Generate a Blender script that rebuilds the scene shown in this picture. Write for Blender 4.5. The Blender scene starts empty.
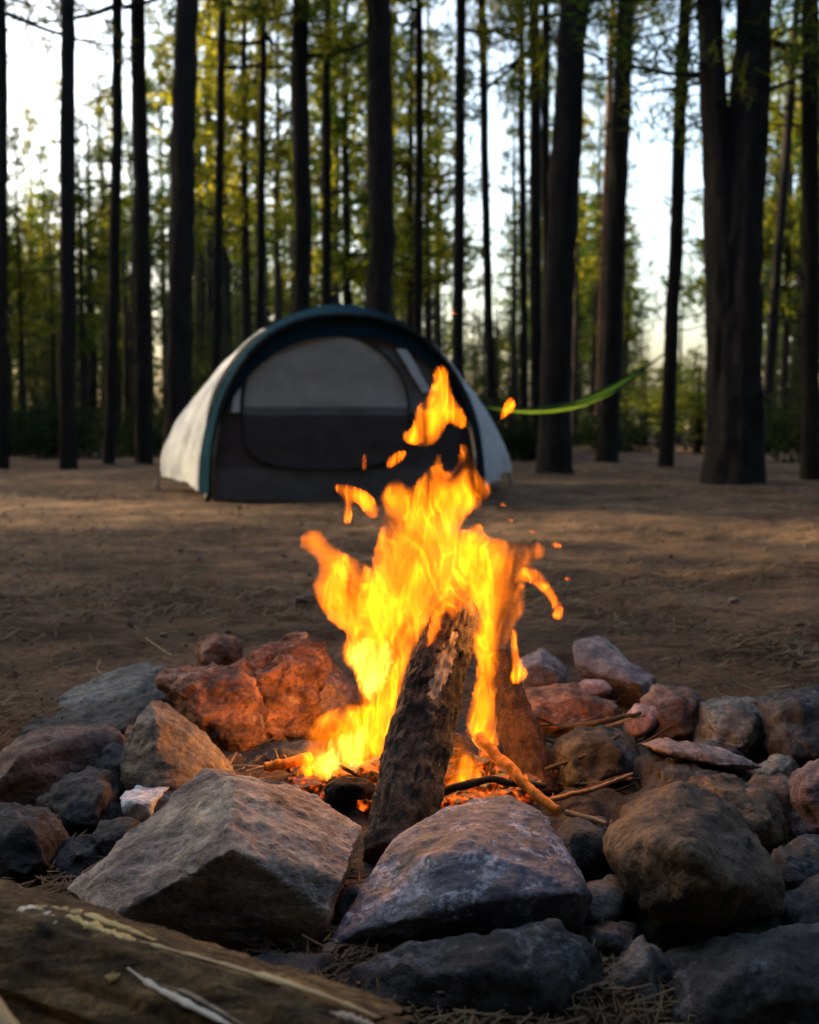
import bpy, bmesh, math, random
import numpy as np
from mathutils import Vector, Matrix

S = bpy.context.scene
COL = S.collection
W, H, F = 819, 1024, 1100.0
CX, CY = 409.5, 512.0
CAM_Z = 0.52
HORIZON = 420.0
PITCH = math.atan((CY - HORIZON) / F)
SUN_EL, SUN_AZ = math.radians(15.0), math.radians(-68.0)
R = math.radians
PI = math.pi

# ----------------------------------------------------------------- helpers
def at(px, py, Y):
    """world point seen at photo pixel (px, py) that lies at distance Y"""
    c, s = math.cos(PITCH), math.sin(PITCH)
    u, v = (px - CX) / F, (CY - py) / F
    ry, rz = c + v * s, -s + v * c
    t = Y / ry
    return Vector((u * t, Y, CAM_Z + rz * t))

def ground_Y(py):
    c, s = math.cos(PITCH), math.sin(PITCH)
    v = (CY - py) / F
    ry, rz = c + v * s, -s + v * c
    return CAM_Z / -rz * ry

def _hash(i, j, k, seed):
    i = i.astype(np.uint32); j = j.astype(np.uint32); k = k.astype(np.uint32)
    h = i * np.uint32(374761393) + j * np.uint32(668265263) + k * np.uint32(2147483647 - 1640531) + np.uint32(seed * 974711 + 17)
    h = (h ^ (h >> np.uint32(13))) * np.uint32(1274126177)
    h = (h ^ (h >> np.uint32(16))) * np.uint32(2246822519)
    h = h ^ (h >> np.uint32(15))
    return h.astype(np.float64) / 4294967295.0 * 2 - 1

def vnoise(P, seed=0):
    P = np.asarray(P, dtype=np.float64) + 1000.0
    fl = np.floor(P); f = P - fl; fl = fl.astype(np.int64)
    f = f * f * f * (f * (f * 6 - 15) + 10)
    i, j, k = fl[:, 0], fl[:, 1], fl[:, 2]
    x, y, z = f[:, 0], f[:, 1], f[:, 2]
    def L(a, b, t): return a + (b - a) * t
    c = [[[_hash(i + a, j + b, k + d, seed) for d in (0, 1)] for b in (0, 1)] for a in (0, 1)]
    return L(L(L(c[0][0][0], c[1][0][0], x), L(c[0][1][0], c[1][1][0], x), y),
             L(L(c[0][0][1], c[1][0][1], x), L(c[0][1][1], c[1][1][1], x), y), z)

def fbm(P, octaves=4, seed=0, lac=2.1, gain=0.5):
    P = np.asarray(P, dtype=np.float64)
    r = np.zeros(len(P)); a = 1.0
    for o in range(octaves):
        r += a * vnoise(P, seed + o * 7); P = P * lac + 3.7; a *= gain
    return r

def ridged(P, octaves=4, seed=0):
    P = np.asarray(P, dtype=np.float64)
    r = np.zeros(len(P)); a = 1.0
    for o in range(octaves):
        r += a * (1 - 2 * np.abs(vnoise(P, seed + o * 7))); P = P * 2.1 + 3.7; a *= 0.5
    return r

def fast_mesh(name, V, Fc, smooth=False):
    V = np.asarray(V, dtype=np.float32); Fc = np.asarray(Fc, dtype=np.int32)
    me = bpy.data.meshes.new(name)
    m, k = Fc.shape
    me.vertices.add(len(V)); me.vertices.foreach_set('co', V.ravel())
    me.loops.add(m * k); me.loops.foreach_set('vertex_index', Fc.ravel())
    me.polygons.add(m)
    me.polygons.foreach_set('loop_start', np.arange(m, dtype=np.int32) * k)
    me.polygons.foreach_set('use_smooth', np.full(m, smooth, dtype=bool))
    me.update(calc_edges=True)
    return me

def link(name, me, mat=None, parent=None, loc=None):
    o = bpy.data.objects.new(name, me); COL.objects.link(o)
    if mat is not None and len(me.materials) == 0: me.materials.append(mat)
    if parent is not None: o.parent = parent
    if loc is not None: o.location = loc
    return o

def tag(o, label, cat, group=None):
    o['label'] = label; o['category'] = cat
    if group: o['group'] = group
    return o

def thing(name, label, cat, loc=(0, 0, 0), group=None, rotz=0.0):
    o = bpy.data.objects.new(name, None); COL.objects.link(o)
    o.empty_display_size = 0.1
    o.location = loc; o.rotation_euler = (0, 0, rotz)
    return tag(o, label, cat, group)

def setting(o, kind='structure'):
    o['kind'] = kind; return o

class MB:
    """collects quads"""
    def __init__(s): s.V = []; s.F = []; s.n = 0
    def add(s, V, Fc):
        V = np.asarray(V, dtype=np.float64); Fc = np.asarray(Fc, dtype=np.int64)
        s.V.append(V); s.F.append(Fc + s.n); s.n += len(V)
    def arrays(s): return np.concatenate(s.V), np.concatenate(s.F)
    def mesh(s, name, smooth=True):
        return fast_mesh(name, *s.arrays(), smooth=smooth)

def tube(path, radii, sides=8, caps=True, rough=None, flat=1.0, updir=None):
    P = np.asarray([tuple(p) for p in path], dtype=np.float64)
    r = np.asarray(radii, dtype=np.float64)
    if np.ndim(r) == 0: r = np.full(len(P), float(r))
    if caps:
        P = np.concatenate([P[:1], P, P[-1:]]); r = np.concatenate([[1e-4], r, [1e-4]])
    T = np.gradient(P, axis=0)
    if caps: T[0] = T[1] = P[2] - P[1]; T[-1] = T[-2] = P[-2] - P[-3]
    T /= np.maximum(np.linalg.norm(T, axis=1, keepdims=True), 1e-9)
    a = np.array(updir if updir is not None else ((0, 0, 1) if abs(T[0][2]) < 0.8 else (1, 0, 0)), dtype=np.float64)
    V = []
    ang = np.arange(sides) / sides * 2 * math.pi
    for i in range(len(P)):
        a = a - T[i] * a.dot(T[i]); a /= max(np.linalg.norm(a), 1e-9)
        b = np.cross(T[i], a)
        V.append(P[i] + r[i] * (np.cos(ang)[:, None] * a * flat + np.sin(ang)[:, None] * b))
    V = np.concatenate(V)
    if rough is not None:
        ctr = np.repeat(P, sides, axis=0); rad = np.repeat(r, sides)
        d = V - ctr; V = ctr + d * (1 + rough(V, np.tile(ang, len(P))) * (rad > 1e-3))[:, None]
    n = len(P); q = []
    for i in range(n - 1):
        for k in range(sides):
            k2 = (k + 1) % sides
            q.append((i * sides + k, i * sides + k2, (i + 1) * sides + k2, (i + 1) * sides + k))
    return V, np.array(q)

def smooth_path(pts, n):
    P = np.array([tuple(p) for p in pts], dtype=np.float64)
    m = len(P); out = []
    ext = np.concatenate([[2 * P[0] - P[1]], P, [2 * P[-1] - P[-2]]])
    for t in np.linspace(0, m - 1, n):
        i = min(int(t), m - 2); f = t - i
        p0, p1, p2, p3 = ext[i], ext[i + 1], ext[i + 2], ext[i + 3]
        out.append(0.5 * ((2 * p1) + (-p0 + p2) * f + (2 * p0 - 5 * p1 + 4 * p2 - p3) * f * f + (-p0 + 3 * p1 - 3 * p2 + p3) * f ** 3))
    return np.array(out)

# ----------------------------------------------------------------- materials
class NT:
    def __init__(s, name):
        s.m = bpy.data.materials.new(name); s.m.use_nodes = True
        s.t = s.m.node_tree; s.t.nodes.clear()
        s.out = s.t.nodes.new('ShaderNodeOutputMaterial')
    def n(s, typ, **kw):
        nd = s.t.nodes.new(typ)
        for k, v in kw.items():
            if k.startswith('_'): setattr(nd, k[1:], v)
        for k, v in kw.items():
            if not k.startswith('_'):
                key = k.replace('__', ' ')
                sock = nd.inputs[int(key[1:])] if key[0] == 'i' and key[1:].isdigit() else nd.inputs[key]
                if isinstance(v, bpy.types.NodeSocket): s.t.links.new(v, sock)
                else: sock.default_value = v
        return nd
    def l(s, a, b): s.t.links.new(a, b)
    def coords(s, scale=(1, 1, 1), rot=(0, 0, 0), rand=True):
        tc = s.n('ShaderNodeTexCoord'); v = tc.outputs['Object']
        if rand:
            oi = s.n('ShaderNodeObjectInfo')
            mul = s.n('ShaderNodeMath', _operation='MULTIPLY', i0=oi.outputs['Random'], i1=37.0)
            add = s.n('ShaderNodeVectorMath', _operation='ADD', i0=v, i1=mul.outputs[0]); v = add.outputs[0]
        mp = s.n('ShaderNodeMapping', Vector=v, Scale=scale, Rotation=rot)
        return mp.outputs[0]
    def noise(s, vec, scale, detail=4, rough=0.55, dist=0.0):
        return s.n('ShaderNodeTexNoise', Vector=vec, Scale=scale, Detail=detail, Roughness=rough, Distortion=dist).outputs['Fac']
    def ramp(s, fac, stops):
        nd = s.n('ShaderNodeValToRGB', Fac=fac); cr = nd.color_ramp
        while len(cr.elements) < len(stops): cr.elements.new(0.5)
        for e, (p, c) in zip(cr.elements, stops):
            e.position = p; e.color = (*c, 1) if len(c) == 3 else c
        return nd.outputs['Color']
    def mix(s, fac, a, b, blend='MIX'):
        nd = s.n('ShaderNodeMix', _data_type='RGBA', _blend_type=blend)
        for sock, v in ((nd.inputs[0], fac), (nd.inputs[6], a), (nd.inputs[7], b)):
            if isinstance(v, bpy.types.NodeSocket): s.l(v, sock)
            elif isinstance(v, tuple): sock.default_value = (*v, 1) if len(v) == 3 else v
            else: sock.default_value = v
        return nd.outputs[2]
    def bump(s, h, strength, dist):
        return s.n('ShaderNodeBump', Height=h, Strength=strength, Distance=dist).outputs[0]
    def principled(s, col, rough=0.9, normal=None, **kw):
        p = s.n('ShaderNodeBsdfPrincipled')
        for k, v in (('Base Color', col), ('Roughness', rough)):
            if isinstance(v, bpy.types.NodeSocket): s.l(v, p.inputs[k])
            else: p.inputs[k].default_value = (*v, 1) if isinstance(v, tuple) else v
        p.inputs['Specular IOR Level'].default_value = kw.get('spec', 0.25)
        if normal is not None: s.l(normal, p.inputs['Normal'])
        s.l(p.outputs[0], s.out.inputs['Surface'])
        return p

def g(*c): return tuple(c)

def rock_mat(name, a, b, c, spot=None, spot_amt=0.0, strata=0.0, strata_rot=(0.3, 0.5, 0.2), strata_scale=(6, 28, 70), rough=0.8, bump=0.6, spec=0.3):
    m = NT(name); v = m.coords()
    big = m.noise(v, 9, 5, 0.6, 0.6); mid = m.noise(v, 34, 6, 0.65, 0.4); fine = m.noise(v, 160, 5, 0.7)
    col = m.ramp(big, [(0.30, a), (0.5, b), (0.70, c)])
    dk = m.ramp(mid, [(0.30, (0.35, 0.33, 0.32)), (0.52, (1, 1, 1)), (0.72, (1.5, 1.45, 1.4))])
    col = m.mix(1.0, col, dk, 'MULTIPLY')
    h = m.n('ShaderNodeMath', _operation='MULTIPLY_ADD', i0=mid, i1=1.0, i2=m.n('ShaderNodeMath', _operation='MULTIPLY', i0=fine, i1=0.35).outputs[0]).outputs[0]
    if strata > 0:
        sv = m.coords(scale=strata_scale, rot=strata_rot)
        st = m.noise(sv, 1.0, 5, 0.65, 0.8)
        sc = m.ramp(st, [(0.32, (0.25, 0.22, 0.22)), (0.5, (0.9, 0.88, 0.85)), (0.68, (1.55, 1.42, 1.22))])
        col = m.mix(strata, col, m.mix(1.0, col, sc, 'MULTIPLY'))
        h = m.n('ShaderNodeMath', _operation='MULTIPLY_ADD', i0=st, i1=1.6 * strata, i2=h).outputs[0]
    fr = m.ramp(fine, [(0.36, (0.55, 0.55, 0.55)), (0.6, (1.25, 1.25, 1.25))])
    col = m.mix(0.8, col, fr, 'MULTIPLY')
    if spot_amt > 0:
        sp = m.noise(v, 22, 6, 0.72, 0.5)
        sm = m.ramp(sp, [(0.62 - 0.14 * spot_amt, (0, 0, 0)), (0.66 - 0.11 * spot_amt, (1, 1, 1))])
        fine2 = m.ramp(m.noise(v, 120, 3, 0.7), [(0.42, (0, 0, 0)), (0.6, (1, 1, 1))])
        mm = m.mix(1.0, sm, fine2, 'MULTIPLY')
        fac = m.n('ShaderNodeRGBToBW', Color=mm).outputs[0]
        col = m.mix(m.n('ShaderNodeMath', _operation='MULTIPLY', i0=fac, i1=0.75).outputs[0], col, spot)
    m.principled(col, rough, m.bump(h, min(bump * 1.5, 1), 0.009), spec=spec)
    return m.m

MAT = {}
MAT['slate_tan'] = rock_mat('slate_tan', g(.15, .12, .12), g(.33, .275, .24), g(.48, .40, .31), strata=0.75, strata_rot=(0.5, 0.9, 0.75), strata_scale=(9, 20, 44))
MAT['purple_grey'] = rock_mat('purple_grey', g(.042, .040, .052), g(.115, .105, .130), g(.215, .195, .215), spot=(.55, .53, .60), spot_amt=0.7, rough=0.6, spec=0.45)
MAT['brown_round'] = rock_mat('brown_round', g(.050, .035, .026), g(.105, .072, .050), g(.21, .14, .085), spot=(.24, .15, .07), spot_amt=0.5, rough=0.8)
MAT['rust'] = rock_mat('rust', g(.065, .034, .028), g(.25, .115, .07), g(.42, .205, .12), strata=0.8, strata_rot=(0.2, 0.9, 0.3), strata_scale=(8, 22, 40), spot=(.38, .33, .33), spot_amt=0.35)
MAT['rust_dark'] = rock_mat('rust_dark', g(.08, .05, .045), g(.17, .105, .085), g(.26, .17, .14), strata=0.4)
MAT['mauve'] = rock_mat('mauve', g(.10, .08, .09), g(.19, .155, .165), g(.28, .22, .22), strata=0.5, strata_rot=(0.1, 0.6, 0.5))
MAT['grey'] = rock_mat('grey', g(.08, .08, .08), g(.15, .145, .135), g(.24, .225, .20), strata=0.4)
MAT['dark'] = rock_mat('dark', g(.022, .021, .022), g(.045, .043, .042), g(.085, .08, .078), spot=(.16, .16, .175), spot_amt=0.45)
MAT['ochre_grey'] = rock_mat('ochre_grey', g(.10, .075, .05), g(.20, .16, .125), g(.26, .22, .21), strata=0.3, spot=(.36, .26, .12), spot_amt=0.5)
MAT['white_stone'] = rock_mat('white_stone', g(.50, .48, .46), g(.66, .64, .63), g(.78, .77, .77), bump=0.35)
MAT['pink'] = rock_mat('pink', g(.28, .15, .13), g(.46, .27, .24), g(.62, .45, .42))

def bark_mat(name, a, b, scale=1.0, bump=0.8):
    m = NT(name); v = m.coords(scale=(1, 1, 0.22))
    n1 = m.noise(v, 22 * scale, 6, 0.65, 0.8); n2 = m.noise(v, 90 * scale, 4, 0.6)
    col = m.ramp(n1, [(0.34, a), (0.62, b)])
    col = m.mix(0.6, col, m.ramp(n2, [(0.35, (0.5, 0.5, 0.5)), (0.65, (1.3, 1.3, 1.3))]), 'MULTIPLY')
    m.principled(col, 0.92, m.bump(n1, bump, 0.02 / scale), spec=0.15)
    return m.m
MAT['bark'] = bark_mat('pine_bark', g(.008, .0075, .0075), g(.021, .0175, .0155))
MAT['bark_sunlit'] = bark_mat('sunlit_pine_bark', g(.09, .05, .03), g(.26, .15, .085))  # sunlight on one trunk put into an orange bark colour
MAT['bark_far'] = bark_mat('far_pine_bark', g(.014, .012, .011), g(.038, .030, .024), bump=0.2)
MAT['shrub_twig'] = bark_mat('shrub_twig', g(.05, .035, .025), g(.10, .07, .05))

def leaf_mat(name, a, b, tr, tw=0.5):
    m = NT(name); oi = m.n('ShaderNodeObjectInfo')
    tc = m.n('ShaderNodeTexCoord')
    nz = m.n('ShaderNodeTexNoise', Vector=tc.outputs['Object'], Scale=0.9, Detail=4.0).outputs['Fac']
    ad = m.n('ShaderNodeMath', _operation='MULTIPLY_ADD', i0=oi.outputs['Random'], i1=0.35, i2=nz).outputs[0]
    col = m.ramp(ad, [(0.42, a), (0.9, b)])
    tcol = m.ramp(ad, [(0.54, tuple(x * c_ for x, c_ in zip(tr, (.16, .30, .5)))), (0.86, tr)])
    d = m.n('ShaderNodeBsdfDiffuse', Color=col); t = m.n('ShaderNodeBsdfTranslucent', Color=tcol)
    mx = m.n('ShaderNodeMixShader', Fac=tw); m.l(d.outputs[0], mx.inputs[1]); m.l(t.outputs[0], mx.inputs[2])
    m.l(mx.outputs[0], m.out.inputs['Surface'])
    return m.m
MAT['needles'] = leaf_mat('pine_needles', g(.012, .032, .020), g(.036, .064, .024), g(.42, .37, .02))
MAT['needles_light'] = leaf_mat('backlit_sapling_needles', g(.10, .13, .03), g(.17, .19, .04), g(.55, .52, .05))  # backlit glow of the gap saplings put into a paler leaf colour
MAT['leaf_dark'] = leaf_mat('shrub_leaf', g(.030, .042, .022), g(.065, .075, .03), g(.07, .08, .02))

def plain(name, c1, c2, scale=20, rough=0.8, bump=0.2, bd=0.003, spec=0.25, stretch=(1, 1, 1)):
    m = NT(name); v = m.coords(scale=stretch, rand=False)
    n1 = m.noise(v, scale, 5, 0.6)
    m.principled(m.ramp(n1, [(0.35, c1), (0.65, c2)]), rough, m.bump(n1, bump, bd), spec=spec)
    return m.m

def fabric(name, c1, c2, trans, tw=0.35, wr=9):
    m = NT(name); v = m.coords(rand=False)
    n1 = m.noise(v, wr, 4, 0.55, 0.5)
    col = m.ramp(n1, [(0.35, c1), (0.65, c2)])
    b = m.bump(n1, 0.25, 0.02)
    d = m.n('ShaderNodeBsdfDiffuse', Normal=b); m.l(col, d.inputs['Color'])
    t = m.n('ShaderNodeBsdfTranslucent', Color=(*trans, 1))
    mx = m.n('ShaderNodeMixShader', Fac=tw); m.l(d.outputs[0], mx.inputs[1]); m.l(t.outputs[0], mx.inputs[2])
    m.l(mx.outputs[0], m.out.inputs['Surface'])
    return m.m
MAT['fly_white'] = fabric('fly_white', g(.52, .545, .575), g(.67, .70, .735), g(.46, .47, .47), 0.3)
MAT['fly_teal'] = fabric('fly_teal', g(.008, .024, .040), g(.012, .033, .052), g(.002, .010, .016), 0.10)
MAT['mesh_grey'] = fabric('tent_wall_grey', g(.135, .13, .13), g(.17, .165, .165), g(.15, .145, .13), 0.3)
MAT['door_grey'] = fabric('tent_door_grey', g(.35, .325, .29), g(.41, .385, .345), g(.30, .26, .21), 0.3)  # lit interior behind the mesh put into a paler grey
MAT['dark_grey'] = fabric('tent_dark_grey', g(.048, .042, .040), g(.065, .056, .053), g(.02, .02, .02), 0.1)
MAT['tub_grey'] = fabric('tent_tub_grey', g(.075, .064, .060), g(.095, .082, .077), g(.02, .02, .02), 0.1)
MAT['black'] = plain('black_trim', g(.012, .012, .012), g(.02, .02, .02), rough=0.5)
MAT['cord'] = plain('pale_cord', g(.30, .28, .24), g(.4, .38, .33))
MAT['metal'] = plain('peg_metal', g(.2, .2, .2), g(.3, .3, .3), rough=0.4)
MAT['ham_green'] = fabric('hammock_green', g(.42, .68, .04), g(.50, .78, .06), g(.60, .85, .05), 0.5)
MAT['ham_dark'] = fabric('hammock_dark', g(.03, .055, .03), g(.045, .075, .04), g(.03, .06, .02), 0.2)
MAT['strap'] = plain('hammock_strap', g(.02, .02, .02), g(.04, .04, .035))

# log bark, charred
def log_mat(name, a, b, c, scale=1.0, bump=0.9, st=(1, 1, 0.3), rot=(0, 0, 0)):
    m = NT(name); v = m.coords(scale=st, rot=rot, rand=False); u = m.coords(rand=False)
    n1 = m.noise(v, 38 * scale, 7, 0.68, 1.0); n2 = m.noise(u, 190 * scale, 4, 0.7); n3 = m.noise(u, 9 * scale, 4, 0.6)
    col = m.ramp(n1, [(0.32, a), (0.52, b), (0.72, c)])
    col = m.mix(0.7, col, m.ramp(n2, [(0.35, (.4, .4, .4)), (0.66, (1.5, 1.5, 1.45))]), 'MULTIPLY')
    col = m.mix(0.8, col, m.ramp(n3, [(0.36, (.35, .33, .33)), (0.6, (1.2, 1.2, 1.2))]), 'MULTIPLY')
    h = m.n('ShaderNodeMath', _operation='MULTIPLY_ADD', i0=n2, i1=0.3, i2=n1).outputs[0]
    m.principled(col, 0.85, m.bump(h, bump, 0.008), spec=0.25)
    return m.m
MAT['log_bark'] = log_mat('fire_log_bark', g(.022, .016, .013), g(.085, .058, .043), g(.19, .135, .10), 1.3)
MAT['log_rust'] = log_mat('rust_log_bark', g(.02, .012, .009), g(.07, .034, .019), g(.17, .085, .045), 1.3)
MAT['peeled_log'] = log_mat('peeled_log', g(.018, .012, .007), g(.11, .068, .028), g(.33, .215, .085), 1.3, 1.0, (.22, 1, 1), (0, 0, .47))
MAT['char'] = log_mat('charred_wood', g(.008, .008, .008), g(.018, .017, .016), g(.05, .045, .042))
MAT['bare_wood'] = plain('bare_wood', g(.26, .185, .125), g(.50, .40, .30), 60, stretch=(1, 1, .15))
MAT['yellow_wood'] = plain('yellow_wood', g(.36, .22, .05), g(.60, .44, .14), 50, rough=0.5, spec=0.4)
MAT['pale_wood'] = plain('pale_wood', g(.50, .42, .32), g(.74, .66, .54), 70)
MAT['tan_wood'] = plain('tan_wood', g(.38, .28, .14), g(.55, .42, .22), 30, stretch=(.2, 1, 1))
MAT['twig'] = plain('dry_twig', g(.16, .095, .05), g(.30, .19, .10), 80)
MAT['twig_dark'] = plain('dark_twig', g(.035, .025, .02), g(.08, .055, .04), 80)
MAT['twig_orange'] = plain('firelit_twig', g(.40, .12, .015), g(.80, .30, .04), 90)  # firelight on the sticks put into a saturated orange base colour

# ground
def ground_mat():
    m = NT('forest_floor'); tc = m.n('ShaderNodeTexCoord'); v = tc.outputs['Object']
    mp = m.n('ShaderNodeMapping', Vector=v, Scale=(0.55, 1.0, 1.0)).outputs[0]
    big = m.noise(mp, 0.9, 5, 0.6, 0.5); mid = m.noise(mp, 5.5, 7, 0.7, 0.8); fine = m.noise(v, 60, 6, 0.72)
    nd = m.n('ShaderNodeTexVoronoi', Vector=m.n('ShaderNodeMapping', Vector=v, Scale=(30, 120, 60), Rotation=(0, 0, 0.5)).outputs[0], Scale=1.0).outputs['Distance']
    col = m.ramp(big, [(0.32, (.058, .038, .027)), (0.50, (.125, .081, .053)), (0.68, (.24, .155, .095))])
    col = m.mix(0.9, col, m.ramp(mid, [(0.36, (.34, .32, .30)), (0.52, (.95, .93, .9)), (0.66, (1.6, 1.45, 1.2))]), 'MULTIPLY')
    col = m.mix(0.9, col, m.ramp(fine, [(0.34, (.42, .42, .42)), (0.6, (1.35, 1.3, 1.25))]), 'MULTIPLY')
    col = m.mix(0.35, col, m.ramp(nd, [(0.1, (1.7, 1.4, 1.1)), (0.5, (.75, .75, .75))]), 'MULTIPLY')
    h = m.n('ShaderNodeMath', _operation='MULTIPLY_ADD', i0=mid, i1=1.2, i2=fine).outputs[0]
    m.principled(col, 0.95, m.bump(h, 0.9, 0.02), spec=0.1)
    return m.m
MAT['ground'] = ground_mat()
MAT['ash'] = plain('ash', g(.010, .009, .0085), g(.035, .029, .025), 45, bump=0.9, bd=0.01)

# flame: light given off by the burning gas through its volume
def flame_mat(name, strength, tint=(1.0, 0.19, 0.003), scale=13.0, low=.07):
    m = NT(name); v = m.coords(scale=(1, 1, 0.34), rot=(0, 0.25, 0), rand=True)
    n1 = m.noise(v, scale, 3, 0.5, 1.4)
    w = m.n('ShaderNodeMapRange', Value=n1, i1=0.36, i2=0.64, i3=low, i4=2.1)
    w.interpolation_type = 'SMOOTHSTEP'
    fil = m.noise(v, scale * 1.6, 2, 0.4, 2.4)
    f1 = m.n('ShaderNodeMath', _operation='SUBTRACT', i0=fil, i1=0.5).outputs[0]
    f2 = m.n('ShaderNodeMath', _operation='ABSOLUTE', i0=f1).outputs[0]
    f3 = m.n('ShaderNodeMapRange', Value=f2, i1=0.0, i2=0.06, i3=2.2, i4=0.55)
    f3.interpolation_type = 'SMOOTHSTEP'
    e = m.n('ShaderNodeMath', _operation='MULTIPLY', i0=w.outputs[0], i1=f3.outputs[0]).outputs[0]
    zc = m.n('ShaderNodeSeparateXYZ', Vector=m.n('ShaderNodeTexCoord').outputs['Object']).outputs['Z']
    zf = m.n('ShaderNodeMapRange', Value=zc, i1=0.08, i2=0.5, i3=1.25 * strength, i4=0.62 * strength).outputs[0]
    st = m.n('ShaderNodeMath', _operation='MULTIPLY', i0=e, i1=zf).outputs[0]
    em = m.n('ShaderNodeEmission', Color=(*tint, 1), Strength=st)
    ab = m.n('ShaderNodeVolumeAbsorption', Color=(0, 0, 0, 1), Density=24.0)
    ad = m.n('ShaderNodeAddShader'); m.l(em.outputs[0], ad.inputs[0]); m.l(ab.outputs[0], ad.inputs[1])
    m.l(ad.outputs[0], m.out.inputs['Volume'])
    m.m.cycles.volume_step_rate = 0.06
    return m.m
FS = 0.46
MAT['flame'] = flame_mat('flame', 42 * FS)
MAT['flame_thin'] = flame_mat('flame_thin', 62 * FS, (1.0, 0.17, 0.003), 16, .3)
MAT['flame_hot'] = flame_mat('flame_hot', 70 * FS, (1.0, 0.34, 0.03), 22)

# ----------------------------------------------------------------- ground
def gz(x, y):
    P = np.stack([np.asarray(x), np.asarray(y), np.zeros_like(np.asarray(x, dtype=float))], 1)
    r = np.hypot(P[:, 0], P[:, 1])
    z = 0.017 * fbm(P * 3.1, 4, 3) + 0.007 * fbm(P * 17, 3, 9) * np.clip(8 / np.maximum(r, .1), 0, 1)
    z = z + 0.05 * fbm(P * 0.35, 3, 5) * np.clip((r - 5) / 8, 0, 1)
    return z

def build_ground():
    nr, ns = 400, 720
    r = 0.25 * (900 / 0.25) ** (np.arange(nr) / (nr - 1))
    a = np.arange(ns) / ns * 2 * math.pi
    x = (r[:, None] * np.cos(a)).ravel(); y = (r[:, None] * np.sin(a)).ravel()
    V = np.stack([x, y, gz(x, y)], 1)
    V = np.concatenate([V, [[0, 0, 0]]])
    i = np.arange(nr - 1)[:, None]; k = np.arange(ns)[None, :]; k2 = (k + 1) % ns
    q = np.stack([i * ns + k, i * ns + k2, (i + 1) * ns + k2, (i + 1) * ns + k], -1).reshape(-1, 4)
    c = len(V) - 1
    kk = np.arange(0, ns, 2)
    q2 = np.stack([np.full(len(kk), c), kk, (kk + 1) % ns, (kk + 2) % ns], 1)
    setting(link('ground', fast_mesh('ground', V, np.concatenate([q, q2]), True), MAT['ground']))
build_ground()

# ash bed inside the ring of stones
def build_ash():
    c = np.array([0.045, 1.50]); nr, ns = 90, 200
    t = np.linspace(0, 1, nr)[:, None]; a = np.arange(ns) / ns * 2 * math.pi
    rr = 0.42 * (1 + 0.08 * np.sin(3 * a + 1) + 0.05 * np.sin(7 * a))
    x = (c[0] + t * rr * np.cos(a)).ravel(); y = (c[1] + t * rr * 0.95 * np.sin(a)).ravel()
    P = np.stack([x, y, 0 * x], 1)
    tt = np.repeat(t.ravel(), ns)
    z = 0.022 * fbm(P * 26, 4, 31) * (1 - tt) + np.where(tt > .97, -0.03, 0.004) + 0.006
    V = np.stack([x, y, z], 1)
    i = np.arange(nr - 1)[:, None]; k = np.arange(ns)[None, :]; k2 = (k + 1) % ns
    q = np.stack([i * ns + k, i * ns + k2, (i + 1) * ns + k2, (i + 1) * ns + k], -1).reshape(-1, 4)
    setting(link('ash_bed', fast_mesh('ash_bed', V, q, True), MAT['ash']), 'stuff')
build_ash()

# ----------------------------------------------------------------- rocks
def hull_points(pts):
    bm = bmesh.new()
    for p in pts: bm.verts.new(p)
    bmesh.ops.convex_hull(bm, input=bm.verts)
    loose = [v for v in bm.verts if not v.link_faces]
    bmesh.ops.delete(bm, geom=loose, context='VERTS')
    return bm

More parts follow.
